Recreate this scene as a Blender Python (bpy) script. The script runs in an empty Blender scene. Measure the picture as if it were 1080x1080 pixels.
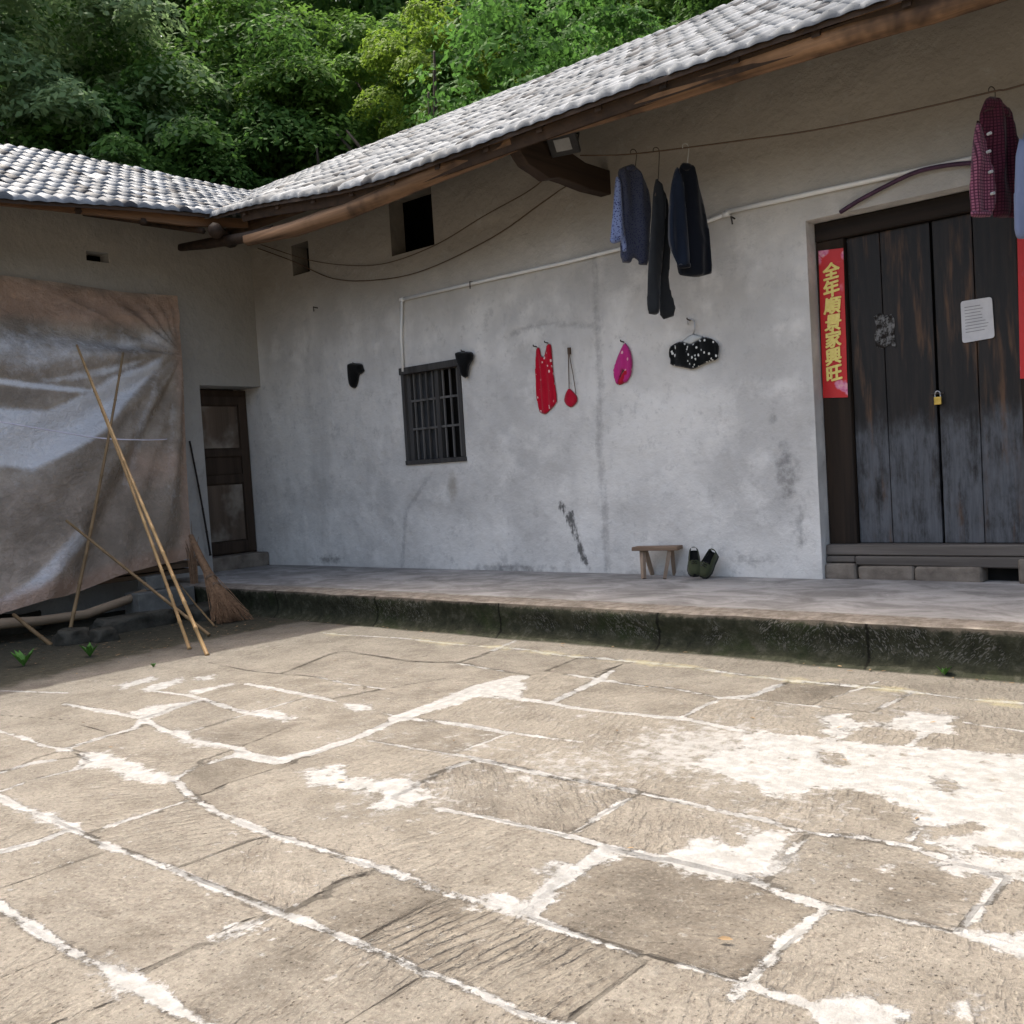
import bpy, bmesh, math, random
import numpy as np
from mathutils import Vector, Matrix, noise as mnoise
from mathutils.geometry import delaunay_2d_cdt

random.seed(7); rng = np.random.default_rng(7)
scene = bpy.context.scene
COL = scene.collection
R = math.radians

# ------------------------------------------------------------------ camera
FOC = 1035.0                       # focal length in pixels of the 1080 px photograph
EYE = np.array([0.0, 0.0, 1.45])
_y, _p, _r = R(40.62), R(-2.477), R(-3.548)
FW = np.array([-math.sin(_y)*math.cos(_p), math.cos(_y)*math.cos(_p), math.sin(_p)])
_rt = np.array([math.cos(_y), math.sin(_y), 0.0]); _up = np.cross(_rt, FW)
RT = _rt*math.cos(_r) + _up*math.sin(_r)
UP = -_rt*math.sin(_r) + _up*math.cos(_r)

def ray(px, py):
    return FW + RT*((px-540)/FOC) - UP*((py-540)/FOC)
def hit(px, py, ax, val):
    """the place on the plane axis = val that a photograph pixel looks at (used to survey the place)"""
    d = ray(px, py); t = (val-EYE[ax])/d[ax]
    return EYE + d*t
def hitp(px, py, p0, n):
    d = ray(px, py); t = np.dot(np.asarray(p0)-EYE, n)/np.dot(d, n)
    return EYE + d*t

cam_d = bpy.data.cameras.new('camera'); cam = bpy.data.objects.new('camera', cam_d); COL.objects.link(cam)
cam_d.sensor_width = 36.0; cam_d.lens = 36.0*FOC/1080.0; cam_d.clip_start = 0.05; cam_d.clip_end = 1000
cam.matrix_world = Matrix(((RT[0], UP[0], -FW[0], EYE[0]), (RT[1], UP[1], -FW[1], EYE[1]),
                           (RT[2], UP[2], -FW[2], EYE[2]), (0, 0, 0, 1)))
scene.camera = cam

# surveyed constants (metres): x along the house front, y into the house, z up
D = 8.32          # face of the house wall
PZ = 0.313        # porch floor
PY = 6.36         # porch front edge
WX = -11.65       # face of the side wing
YD = 8.52         # face of the big door

# ------------------------------------------------------------------ helpers
def tag(o, label=None, cat=None, group=None, kind=None):
    if label: o['label'] = label
    if cat: o['category'] = cat
    if group: o['group'] = group
    if kind: o['kind'] = kind
    return o

def empty(name, loc, label=None, cat=None, group=None):
    o = bpy.data.objects.new(name, None); COL.objects.link(o); o.location = Vector(loc)
    o.empty_display_size = 0.1
    return tag(o, label, cat, group)

def world_loc(o):
    v = Vector(o.location)
    while o.parent: o = o.parent; v += o.location
    return v

class MB:
    """collects world-space geometry and links it as one mesh object"""
    def __init__(s): s.v = []; s.f = []; s.mi = []; s.cur = 0
    def add(s, vs, fs):
        o = len(s.v); s.v += [tuple(map(float, v)) for v in vs]
        s.f += [tuple(i+o for i in f) for f in fs]; s.mi += [s.cur]*len(fs); return s
    def box(s, x0, x1, y0, y1, z0, z1):
        vs = [(x0,y0,z0),(x1,y0,z0),(x1,y1,z0),(x0,y1,z0),(x0,y0,z1),(x1,y0,z1),(x1,y1,z1),(x0,y1,z1)]
        return s.add(vs, [(0,3,2,1),(4,5,6,7),(0,1,5,4),(1,2,6,5),(2,3,7,6),(3,0,4,7)])
    def obox(s, c, ax, ay, az):
        """box with centre c and half-axis vectors"""
        c, ax, ay, az = map(Vector, (c, ax, ay, az))
        vs = [c+ax*i+ay*j+az*k for i, j, k in ((-1,-1,-1),(1,-1,-1),(1,1,-1),(-1,1,-1),(-1,-1,1),(1,-1,1),(1,1,1),(-1,1,1))]
        return s.add(vs, [(0,3,2,1),(4,5,6,7),(0,1,5,4),(1,2,6,5),(2,3,7,6),(3,0,4,7)])
    def tube(s, pts, r, n=8, cap=True, jit=0.0, flat=1.0):
        pts = [Vector(p) for p in pts]; m = len(pts)
        rs = r if isinstance(r, (list, tuple)) else [r]*m
        vs = []; fs = []
        t0 = (pts[1]-pts[0]).normalized()
        ref = Vector((0,0,1)) if abs(t0.z) < .9 else Vector((1,0,0))
        a = t0.cross(ref).normalized()
        for i, p in enumerate(pts):
            t = (pts[min(i+1,m-1)]-pts[max(i-1,0)]).normalized()
            a = (a - t*a.dot(t)).normalized(); b = t.cross(a)
            for k in range(n):
                th = 2*math.pi*k/n; rr = rs[i]*(1+random.uniform(-jit, jit))
                vs.append(p + a*(math.cos(th)*rr) + b*(math.sin(th)*rr*flat))
        for i in range(m-1):
            for k in range(n):
                k2 = (k+1) % n
                fs.append((i*n+k, i*n+k2, (i+1)*n+k2, (i+1)*n+k))
        if cap: fs += [tuple(range(n-1,-1,-1)), tuple(range((m-1)*n, m*n))]
        return s.add(vs, fs)
    def grid(s, P):
        """P: array [i][j] of points"""
        ni = len(P); nj = len(P[0]); vs = [p for row in P for p in row]
        fs = [(i*nj+j, i*nj+j+1, (i+1)*nj+j+1, (i+1)*nj+j) for i in range(ni-1) for j in range(nj-1)]
        return s.add(vs, fs)
    def build(s, name, mat, parent=None, origin=None, smooth=False, bevel=0.0, jitter=0.0, wseg=1):
        vs = s.v
        if jitter:
            vs = [tuple(Vector(v)+Vector((random.uniform(-1,1),random.uniform(-1,1),random.uniform(-1,1)))*jitter) for v in vs]
        if parent is not None: off = world_loc(parent)
        elif origin is not None: off = Vector(origin)
        else:
            a = np.array(vs); off = Vector(((a[:,0].min()+a[:,0].max())/2, (a[:,1].min()+a[:,1].max())/2, a[:,2].min()))
        me = bpy.data.meshes.new(name)
        me.from_pydata([tuple(Vector(v)-off) for v in vs], [], s.f)
        mats = mat if isinstance(mat, (list, tuple)) else [mat]
        for m in mats: me.materials.append(m)
        if len(mats) > 1: me.polygons.foreach_set('material_index', s.mi)
        bm = bmesh.new(); bm.from_mesh(me); bmesh.ops.recalc_face_normals(bm, faces=bm.faces)
        if bevel:
            es = [e for e in bm.edges if len(e.link_faces) == 2 and e.calc_face_angle(0) > .5]
            bmesh.ops.bevel(bm, geom=es, offset=bevel, segments=wseg, affect='EDGES', profile=.6)
        bm.to_mesh(me); bm.free()
        if smooth: me.polygons.foreach_set('use_smooth', [True]*len(me.polygons))
        me.update()
        o = bpy.data.objects.new(name, me); COL.objects.link(o)
        if parent is not None: o.parent = parent
        else: o.location = off
        return o

def copy_thing(o, parent=None):
    c = o.copy(); COL.objects.link(c)
    if parent is not None: c.parent = parent
    for ch in list(o.children): copy_thing(ch, c)
    return c

def smooth_poly(pts, k=2):
    """Chaikin rounding of a closed 2-D outline"""
    pts = [np.array(p, float) for p in pts]
    for _ in range(k):
        q = []
        for i in range(len(pts)):
            a, b = pts[i], pts[(i+1) % len(pts)]
            q += [a*.8+b*.2, a*.2+b*.8]
        pts = q
    return pts

def in_poly(px, py, poly):
    c = np.zeros(np.shape(px), bool); n = len(poly)
    for i in range(n):
        x1, y1 = poly[i]; x2, y2 = poly[(i+1) % n]
        if y1 == y2: continue
        k = ((y1 > py) != (y2 > py)) & (px < (x2-x1)*(py-y1)/(y2-y1)+x1)
        c ^= k
    return c
def seg_dist(px, py, a, b):
    ax, ay = a; bx, by = b; dx, dy = bx-ax, by-ay; L = dx*dx+dy*dy+1e-12
    t = np.clip(((px-ax)*dx+(py-ay)*dy)/L, 0, 1)
    return np.hypot(px-(ax+t*dx), py-(ay+t*dy)), t
def sdf_poly(px, py, poly):
    d = np.full(np.shape(px), 1e9)
    for i in range(len(poly)):
        d = np.minimum(d, seg_dist(px, py, poly[i], poly[(i+1) % len(poly)])[0])
    return np.where(in_poly(px, py, poly), -d, d)

def inflate(mb, outline, p0, n, front, back=0.0, step=0.02, fold=None, k=2, puff=0.05):
    """a pillow of cloth with the given outline (photo pixels surveyed onto the plane p0, n).
    front / back: bulge in metres towards +n and -n, fold(u, v) adds creases."""
    p0 = np.asarray(p0, float); n = np.asarray(n, float); n = n/np.linalg.norm(n)
    up = np.array([0,0,1.0]); ux = np.cross(up, n); ux /= np.linalg.norm(ux); uy = np.cross(n, ux)
    P = [hitp(x, y, p0, n) for x, y in outline]
    uv = [((q-p0)@ux, (q-p0)@uy) for q in P]
    uv = smooth_poly(uv, k)
    a = np.array(uv)
    # resample boundary
    bd = []
    for i in range(len(a)):
        b, c = a[i], a[(i+1) % len(a)]
        m = max(1, int(np.hypot(*(c-b))/step))
        bd += [b+(c-b)*j/m for j in range(m)]
    gx = np.arange(a[:,0].min(), a[:,0].max(), step); gy = np.arange(a[:,1].min(), a[:,1].max(), step)
    X, Y = np.meshgrid(gx, gy); X = X.ravel(); Y = Y.ravel()
    sd = sdf_poly(X, Y, [tuple(q) for q in a]); kx = sd < -step*.6
    inn = list(zip(X[kx], Y[kx]))
    pts = [Vector(q) for q in bd] + [Vector(q) for q in inn]
    nb = len(bd)
    r = delaunay_2d_cdt(pts, [(i, (i+1) % nb) for i in range(nb)], [], 1, 1e-5)
    vo, fo = r[0], r[2]
    V = np.array([tuple(v) for v in vo]); sd = sdf_poly(V[:,0], V[:,1], [tuple(q) for q in a])
    w = np.sqrt(1-np.exp(np.minimum(sd, 0)/puff)); w[np.abs(sd) < 1e-4] = 0
    fl = np.array([fold(u, v) if fold else 0.0 for u, v in V])
    top = [p0+ux*u+uy*v+n*(front*ww+f*min(1, ww*1.6)) for (u, v), ww, f in zip(V, w, fl)]
    bot = [p0+ux*u+uy*v-n*(back*ww)+n*f*min(1, ww*1.6)*(back > 0) for (u, v), ww, f in zip(V, w, fl)]
    on = w < 1e-6
    N = len(V); idx = [i if on[i] else i+N for i in range(N)]
    fs = [tuple(f) for f in fo] + [tuple(idx[j] for j in reversed(f)) for f in fo]
    mb.add(top+bot, fs)
    return mb

# ------------------------------------------------------------------ materials
class Mt:
    def __init__(s, name, rough=.8, spec=.3):
        s.m = bpy.data.materials.new(name); s.m.use_nodes = True
        s.t = s.m.node_tree; s.b = s.t.nodes['Principled BSDF']; s.out = s.t.nodes['Material Output']
        s.b.inputs['Roughness'].default_value = rough; s.b.inputs['Specular IOR Level'].default_value = spec
        s._c = None
    def lk(s, a, b): s.t.links.new(a, b)
    def put(s, inp, v):
        if v is None: return
        if hasattr(v, 'is_linked') or isinstance(v, bpy.types.NodeSocket): s.lk(v, inp)
        else:
            if inp.type == 'RGBA' and len(v) == 3: v = (*v, 1)
            inp.default_value = v
    def nd(s, t): return s.t.nodes.new(t)
    @property
    def co(s):
        if s._c is None: s._c = s.nd('ShaderNodeTexCoord').outputs['Object']
        return s._c
    def geo(s, k): return s.nd('ShaderNodeNewGeometry').outputs[k]
    def map(s, scale=(1,1,1), rot=(0,0,0), loc=(0,0,0), vec=None):
        n = s.nd('ShaderNodeMapping'); s.put(n.inputs[0], vec or s.co)
        n.inputs['Scale'].default_value = scale; n.inputs['Rotation'].default_value = rot; n.inputs['Location'].default_value = loc
        return n.outputs[0]
    def noise(s, scale, det=5, rough=.6, vec=None, dist=0.0):
        n = s.nd('ShaderNodeTexNoise'); s.put(n.inputs['Vector'], vec or s.co)
        n.inputs['Scale'].default_value = scale; n.inputs['Detail'].default_value = det
        n.inputs['Roughness'].default_value = rough; n.inputs['Distortion'].default_value = dist
        return n.outputs[0]
    def voro(s, scale, vec=None, feat='F1', out='Distance', rand=1.0):
        n = s.nd('ShaderNodeTexVoronoi'); s.put(n.inputs['Vector'], vec or s.co); n.feature = feat
        n.inputs['Scale'].default_value = scale; n.inputs['Randomness'].default_value = rand
        return n.outputs[out]
    def attr(s, name):
        n = s.nd('ShaderNodeAttribute'); n.attribute_name = name; return n.outputs['Fac']
    def math(s, op, a, b=None, c=None, clamp=False):
        n = s.nd('ShaderNodeMath'); n.operation = op; n.use_clamp = clamp
        s.put(n.inputs[0], a); s.put(n.inputs[1], b); s.put(n.inputs[2], c); return n.outputs[0]
    def step(s, x, lo, hi):
        n = s.nd('ShaderNodeMapRange'); n.interpolation_type = 'SMOOTHSTEP'
        s.put(n.inputs[0], x); s.put(n.inputs[1], lo); s.put(n.inputs[2], hi); return n.outputs[0]
    def ramp(s, fac, stops):
        n = s.nd('ShaderNodeValToRGB'); s.put(n.inputs[0], fac); e = n.color_ramp.elements
        while len(e) < len(stops): e.new(.5)
        for el, (p, c) in zip(e, stops): el.position = p; el.color = (*c, 1) if len(c) == 3 else c
        return n.outputs[0]
    def mix(s, f, a, b, mode='MIX'):
        n = s.nd('ShaderNodeMix'); n.data_type = 'RGBA'; n.blend_type = mode
        s.put(n.inputs[0], f); s.put(n.inputs[6], a); s.put(n.inputs[7], b); return n.outputs[2]
    def sep(s, v=None):
        n = s.nd('ShaderNodeSeparateXYZ'); s.put(n.inputs[0], v or s.co); return n.outputs
    def comb(s, x=0., y=0., z=0.):
        n = s.nd('ShaderNodeCombineXYZ'); s.put(n.inputs[0], x); s.put(n.inputs[1], y); s.put(n.inputs[2], z); return n.outputs[0]
    def bump(s, h, dist=.01, strength=1.0, nrm=None):
        n = s.nd('ShaderNodeBump'); s.put(n.inputs['Height'], h); n.inputs['Distance'].default_value = dist
        n.inputs['Strength'].default_value = strength
        if nrm is not None: s.lk(nrm, n.inputs['Normal'])
        return n.outputs[0]
    def col(s, c): s.put(s.b.inputs['Base Color'], c); return s
    def rgh(s, c): s.put(s.b.inputs['Roughness'], c); return s
    def nrm(s, n): s.lk(n, s.b.inputs['Normal']); return s

def simple(name, c1, c2, scale=8, rough=.8, bump=.3, bd=.004, stretch=(1,1,1), spec=.3, bscale=None, metal=0.0, lo=.3, hi=.7):
    m = Mt(name, rough, spec); v = m.map(stretch)
    f = m.noise(scale, 6, .62, v)
    m.col(m.ramp(f, [(lo, c1), (hi, c2)]))
    if bump: m.nrm(m.bump(m.noise(bscale or scale*2.5, 6, .65, v), bd, bump))
    m.b.inputs['Metallic'].default_value = metal
    return m.m

def wood(name, dark, light, axis, rough=.75, grain=30, bd=.004, weather=None):
    """wood with its grain along one axis"""
    m = Mt(name, rough, .25)
    st = [grain, grain, grain]; st[axis] = grain*.045
    v = m.map(tuple(s/10 for s in st)); f = m.noise(3.2, 7, .65, v, .4)
    g = m.noise(1.6, 4, .6)
    c = m.ramp(f, [(.28, dark), (.72, light)])
    if weather: c = m.mix(m.step(g, .45, .68), c, weather)
    m.col(c); m.nrm(m.bump(f, bd, .6))
    return m.m

M = {}
# plaster of the house front -------------------------------------------------
def plaster(name, base, dark, warm):
    m = Mt(name, .9, .15)
    big = m.noise(.55, 5, .62); mid = m.noise(2.3, 6, .6); fine = m.noise(14, 7, .7); grit = m.noise(70, 4, .7)
    c = m.mix(m.step(big, .35, .66), dark, base)
    c = m.mix(m.math('MULTIPLY', m.step(mid, .48, .72), .55), c, tuple(min(1, b*1.14) for b in base))
    c = m.mix(m.math('MULTIPLY', m.step(m.noise(1.1, 5, .6, m.map((1.3, 1, .35), loc=(3, 1, 2))), .5, .74), .45), c, tuple(d*.78 for d in dark))
    # earth-brown blended in towards the top of the wall
    c = m.mix(m.attr('bare'), c, m.mix(mid, tuple(w*.85 for w in warm), warm))  # 'bare' is the amount of earth-brown
    c = m.mix(m.math('MULTIPLY', m.step(m.noise(5.5, 6, .72, m.map((1,1,.8), loc=(2,2,9))), .55, .70), .5), c, tuple(d*.80 for d in dark))
    c = m.mix(m.math('MULTIPLY', m.step(fine, .54, .74), .5), c, tuple(d*.72 for d in dark))
    sp = m.step(m.voro(7.5), .035, .012); sp = m.math('MULTIPLY', sp, m.step(m.noise(1.7), .5, .58))
    c = m.mix(m.math('MULTIPLY', sp, .75), c, (.07, .06, .05))
    # trowel blotches, drip stains, cracks of their own shape
    st = m.math('ADD', m.attr('stain'), m.math('MULTIPLY', m.math('SUBTRACT', m.noise(9, 6, .7), .5), 1.1))
    c = m.mix(m.math('MULTIPLY', m.step(st, .42, .85), m.math('MULTIPLY', m.attr('stain'), 1.0, clamp=True)), c, (.13, .125, .12))
    bs = m.math('ADD', m.attr('brownstain'), m.math('MULTIPLY', m.math('SUBTRACT', m.noise(7, 6, .7), .5), .9))
    c = m.mix(m.math('MULTIPLY', m.step(bs, .35, .9), .55), c, (.20, .16, .11))
    sc = m.math('ADD', m.attr('scrape'), m.math('MULTIPLY', m.math('SUBTRACT', m.noise(26, 5, .7, m.map((1, 1, .35))), .5), 1.9))
    c = m.mix(m.math('MULTIPLY', m.step(sc, .48, .95), .85), c, (.05, .048, .045))
    ck = m.math('ADD', m.attr('crack'), m.math('MULTIPLY', m.math('SUBTRACT', m.noise(11, 6, .75), .5), 1.6))
    c = m.mix(m.math('MULTIPLY', m.step(ck, .5, 1.2), .55), c, (.25, .24, .23))
    m.col(c)
    h = m.math('ADD', m.math('MULTIPLY', m.noise(1.6, 4, .5), 3.0), m.math('ADD', m.math('MULTIPLY', mid, 1.5), m.math('ADD', m.math('MULTIPLY', fine, .35), m.math('MULTIPLY', grit, .10))))
    h = m.math('SUBTRACT', h, m.math('MULTIPLY', ck, .25))
    m.nrm(m.bump(h, .03, .75))
    return m.m
M['plaster'] = plaster('plaster_whitewash', (.735, .715, .665), (.51, .497, .466), (.335, .312, .268))
M['reveal_mud'] = simple('mud_plaster', (.13, .12, .10), (.22, .20, .165), 3, .95, .6, .02)
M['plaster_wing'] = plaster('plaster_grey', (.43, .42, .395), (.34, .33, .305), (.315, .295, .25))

# roof tiles -------------------------------------------------------------------
def tile_mat():
    m = Mt('roof_tile', .7, .10)
    isl = m.attr('tone'); n1 = m.noise(6, 5, .6); n2 = m.noise(40, 4, .7)
    c = m.mix(m.math('MAXIMUM', isl, 0.0), (.070, .078, .086), (.195, .210, .222))
    c = m.mix(m.math('MULTIPLY', m.step(n1, .52, .75), .5), c, (.055, .06, .064))
    c = m.mix(m.math('MULTIPLY', m.step(n2, .56, .72), .6), c, (.035, .036, .034))
    c = m.mix(m.math('MULTIPLY', m.step(m.noise(1.1, 5, .65), .55, .7), .45), c, (.075, .074, .066))
    c = m.mix(m.step(isl, -.05, -.30), c, (.030, .032, .036))
    m.col(c); m.rgh(m.ramp(n1, [(.3, (.60,)*3), (.7, (.8,)*3)]))
    m.nrm(m.bump(n2, .002, .5))
    return m.m
M['tile'] = tile_mat()
M['beam'] = wood('eave_timber', (.034, .020, .012), (.37, .215, .115), 0, grain=24, bd=.025, weather=(.040, .024, .015))
M['beam_y'] = wood('bracket_timber', (.014, .010, .007), (.055, .034, .021), 1, grain=30)
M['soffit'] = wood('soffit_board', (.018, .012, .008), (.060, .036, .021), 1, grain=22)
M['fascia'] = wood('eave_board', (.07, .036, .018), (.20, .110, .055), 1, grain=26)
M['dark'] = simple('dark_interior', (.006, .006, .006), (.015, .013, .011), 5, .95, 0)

# big door ---------------------------------------------------------------------
def door_mat():
    m = Mt('black_door_plank', .62, .35)
    st = m.noise(3.0, 7, .68, m.map((5.5, 1, .45)), .3); st2 = m.noise(9, 6, .7, m.map((3.0, 1, .22)))
    n = m.noise(2.2, 5, .6); z = m.sep()[2]
    blk = m.mix(m.step(st, .35, .75), (.004, .0035, .0035), (.018, .013, .010))
    rust = m.mix(m.step(m.noise(3.2, 4, .6, m.map((3.2, 1, .35), loc=(9, 0, 1))), .52, .72), blk, (.095, .048, .022))
    chalk = m.mix(st2, (.020, .022, .025), (.165, .175, .188))
    band = m.math('ADD', z, m.math('MULTIPLY', m.math('ADD', m.math('MULTIPLY', m.math('SUBTRACT', m.noise(7, 5, .7, m.map((2.2, 1, .5))), .5), .55), m.math('MULTIPLY', m.math('SUBTRACT', m.noise(1.9, 5, .7, m.map((1.6, 1, .8), loc=(3, 0, 2))), .5), 1.5))))
    k = m.math('MULTIPLY', m.step(band, 1.80, 1.48), m.step(m.math('ADD', m.math('MULTIPLY', st, .6), m.math('MULTIPLY', m.noise(4.5, 6, .72, m.map((1.6, 1, .7), loc=(1, 0, 4))), .8)),   .48, .80))
    c = m.mix(m.math('MULTIPLY', k, .95), rust, chalk)
    sp = m.math('MAXIMUM', m.math('MULTIPLY', m.step(m.noise(22, 5, .7), .66, .74), m.step(m.noise(1.9, 3), .5, .6)), 0.0)
    c = m.mix(m.math('MULTIPLY', sp, .8), c, (.15, .15, .15))
    c = m.mix(m.math('MULTIPLY', m.step(st2, .60, .70), .5), c, (.010, .009, .008))
    m.col(c); m.rgh(m.ramp(k, [(0, (.5,)*3), (1, (.8,)*3)]))
    m.nrm(m.bump(m.math('ADD', st, m.math('MULTIPLY', st2, .6)), .008, .6))
    return m.m
M['door'] = door_mat()
M['door_post'] = wood('door_post_timber', (.006, .005, .004), (.040, .025, .015), 2, grain=30)
M['lintel'] = wood('lintel_timber', (.006, .005, .005), (.028, .019, .013), 0, grain=30)
M['threshold'] = wood('threshold_timber', (.050, .043, .036), (.17, .15, .13), 0, grain=34, bd=.01)
M['stone'] = simple('threshold_stone', (.12, .10, .08), (.25, .215, .175), 6, .9, .8, .02, spec=.15)
M['olddoor'] = wood('old_door_timber', (.022, .015, .010), (.060, .040, .027), 2, grain=26)
M['olddoor_panel'] = wood('old_door_panel', (.055, .040, .028), (.15, .11, .08), 2, grain=18, weather=(.26, .23, .19))
M['win'] = wood('window_timber', (.022, .021, .020), (.075, .072, .068), 2, grain=34)
M['winbar'] = wood('window_bar', (.05, .048, .045), (.15, .145, .135), 2, grain=34)
M['pvc'] = simple('white_pvc', (.74, .74, .70), (.82, .82, .79), 5, .45, 0, spec=.4)
M['wire'] = simple('dark_wire', (.035, .028, .024), (.075, .06, .05), 20, .7, 0)
M['wire_brown'] = simple('rusty_wire', (.07, .045, .03), (.13, .085, .055), 20, .7, 0)
M['hose'] = simple('purple_hose', (.035, .014, .032), (.085, .035, .07), 12, .45, 0)
M['brass'] = simple('brass', (.45, .30, .06), (.62, .44, .12), 20, .35, 0, metal=.8)
M['steel'] = simple('steel', (.35, .35, .35), (.5, .5, .5), 20, .35, 0, metal=.9)
M['lampbody'] = simple('lamp_housing', (.015, .015, .016), (.03, .03, .03), 10, .5, 0)
M['lampglass'] = simple('lamp_panel', (.16, .165, .165), (.22, .225, .225), 10, .15, 0, spec=.6)
M['gold'] = simple('gold_ink', (.72, .56, .13), (.88, .74, .26), 30, .5, 0)
M['paper'] = simple('white_paper', (.50, .50, .51), (.62, .62, .62), 9, .8, .2, .002)
_sc = Mt('torn_paper', .9, .1); _sc.col(_sc.mix(_sc.step(_sc.noise(14, 6, .75), .44, .6), (.020, .017, .015), (.19, .19, .185))); M['scrap'] = _sc.m
M['ink'] = simple('grey_ink', (.20, .20, .21), (.30, .30, .30), 9, .8, 0)

def couplet_mat():
    m = Mt('red_couplet_paper', .45, .45)
    n = m.noise(5, 4, .6); c = m.mix(n, (.46, .010, .012), (.62, .018, .018))
    p = m.sep(); edge = m.step(m.math('ABSOLUTE', m.math('SUBTRACT', p[2], .66)), .34, .66)
    f1 = m.voro(9, m.map((1, 1, 1))); fl = m.step(m.math('ADD', f1, m.math('MULTIPLY', m.noise(20, 4), .35)), .66, .52)
    side = m.step(m.math('ABSOLUTE', p[0]), .045, .1)
    w = m.math('MULTIPLY', fl, m.math('MAXIMUM', m.step(p[2], .20, .13), m.math('MAXIMUM', m.step(p[2], 1.17, 1.23), m.math('MULTIPLY', side, m.step(m.noise(2.3, 2), .5, .6)))), clamp=True)
    pink = m.ramp(m.noise(24, 4), [(.3, (.50, .06, .22)), (.55, (.70, .30, .42)), (.75, (.74, .58, .40))])
    m.col(m.mix(m.math('MULTIPLY', w, .9), c, pink)); m.nrm(m.bump(m.noise(5, 3), .006, .5))
    return m.m
M['couplet'] = couplet_mat()

# cloth ------------------------------------------------------------------------
def cloth(name, c1, c2, kind=None, c3=None, sc=30, th=.3, spec=.1):
    m = Mt(name, .92, spec); base = m.mix(m.noise(5, 4, .6), c1, c2); p = m.sep()
    if kind == 'dots':
        d = m.voro(sc, rand=.85); base = m.mix(m.step(d, th+.05, th-.05), base, c3)
    elif kind == 'flecks':
        d = m.voro(sc, m.map((1, 1, .7)), rand=1.0); a = m.step(m.math('ADD', d, m.math('MULTIPLY', m.noise(sc*2, 3), .4)), th+.45, th+.37)
        base = m.mix(a, base, c3)
    elif kind == 'plaid':
        q = m.math('ADD', m.math('MULTIPLY', p[1], .8), m.math('MULTIPLY', p[0], .6))
        def line(v, f, w): return m.step(m.math('ABSOLUTE', m.math('SUBTRACT', m.math('FRACT', m.math('MULTIPLY', v, f)), .5)), w, w*.5)
        a = m.math('MAXIMUM', line(q, sc, .24), line(p[2], sc, .24)); b = m.math('MAXIMUM', line(q, sc/3, .08), line(p[2], sc/3, .08))
        base = m.mix(m.math('MULTIPLY', a, .85), base, c3)
        base = m.mix(m.math('MULTIPLY', b, .5), base, tuple(x*.35 for x in c3))
    m.col(base)
    w = m.math('ADD', m.math('MULTIPLY', m.noise(9, 4, .6), 1.0), m.math('MULTIPLY', m.noise(160, 2), .06))
    m.nrm(m.bump(w, .012, .5))
    m.b.inputs['Sheen Weight'].default_value = .15
    return m.m
M['c_blue'] = cloth('blue_print_cloth', (.036, .042, .066), (.055, .062, .092), 'dots', (.015, .018, .05), 62, .34)
M['c_bluelit'] = cloth('blue_print_cloth_lit', (.15, .19, .34), (.20, .25, .41), 'dots', (.02, .025, .10), 55, .34)  # lit copy of the blue print, sky light put into the sleeve colour
M['c_grey'] = cloth('charcoal_cloth', (.012, .013, .015), (.024, .027, .029))
M['c_navy'] = cloth('navy_cloth', (.003, .0045, .008), (.007, .009, .014))
M['c_navylit'] = cloth('navy_cloth_lit', (.006, .010, .020), (.011, .017, .030))  # brighter navy, light on the courtyard-side sleeve mixed into the colour
M['c_plaid'] = cloth('plaid_cloth_lit', (.235, .080, .120), (.28, .105, .15), 'plaid', (.055, .012, .030), 46)  # lit copy of the plaid for the sleeve facing the courtyard
M['c_plaid_shade'] = cloth('plaid_cloth_shaded', (.075, .016, .030), (.10, .024, .042), 'plaid', (.030, .006, .014), 46)  # same plaid with shade put into the colour, for the front
M['c_sky'] = cloth('pale_blue_cloth', (.13, .16, .25), (.17, .205, .31))
M['c_red'] = cloth('red_floral_cloth', (.40, .005, .020), (.48, .010, .030), 'flecks', (.72, .50, .48), 19, .0)
M['c_pouch'] = cloth('crimson_cloth', (.36, .005, .022), (.46, .012, .035))
M['c_pink'] = cloth('pink_cloth', (.42, .020, .16), (.50, .04, .22), 'flecks', (.7, .40, .42), 13, -.06)
M['c_black'] = cloth('black_cloth', (.002, .0025, .0025), (.006, .0065, .0065))
M['c_dots'] = cloth('black_dotted_cloth', (.003, .004, .004), (.008, .009, .009), 'flecks', (.66, .66, .62), 26, .03)
M['c_green'] = cloth('green_canvas', (.032, .038, .018), (.066, .072, .038))
M['rubber'] = simple('dark_rubber', (.012, .012, .011), (.03, .03, .027), 20, .7, .3)
M['hanger'] = simple('pale_plastic', (.40, .42, .41), (.52, .54, .53), 10, .5, 0)
M['bamboo'] = wood('bamboo', (.17, .10, .04), (.40, .26, .115), 2, grain=16, rough=.5, bd=.002)
M['bamboo_dk'] = wood('weathered_bamboo', (.105, .066, .030), (.25, .165, .08), 2, grain=16, rough=.6, bd=.002)
M['pole'] = wood('bare_pole_timber', (.17, .12, .075), (.36, .27, .18), 1, grain=20, bd=.008)
M['plank'] = wood('old_plank', (.06, .042, .028), (.19, .13, .085), 1, grain=24)
M['twig'] = simple('broom_twig', (.10, .058, .032), (.26, .155, .085), 30, .85, 0)
M['block'] = simple('cement_block', (.10, .10, .09), (.19, .185, .165), 7, .92, .7, .015, spec=.1)
M['rock'] = simple('field_rock', (.022, .021, .016), (.075, .07, .056), 5, .92, .9, .03, spec=.1)
M['stool'] = wood('stool_timber', (.10, .062, .038), (.29, .20, .135), 0, grain=24)
M['stool_leg'] = wood('stool_leg_timber', (.17, .115, .075), (.38, .29, .21), 2, grain=22)
M['string'] = simple('white_string', (.62, .58, .66), (.75, .72, .78), 9, .6, 0)
M['deadleaf'] = simple('dead_leaf', (.07, .045, .022), (.24, .16, .08), 3, .8, 0, lo=.4, hi=.6)
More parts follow.
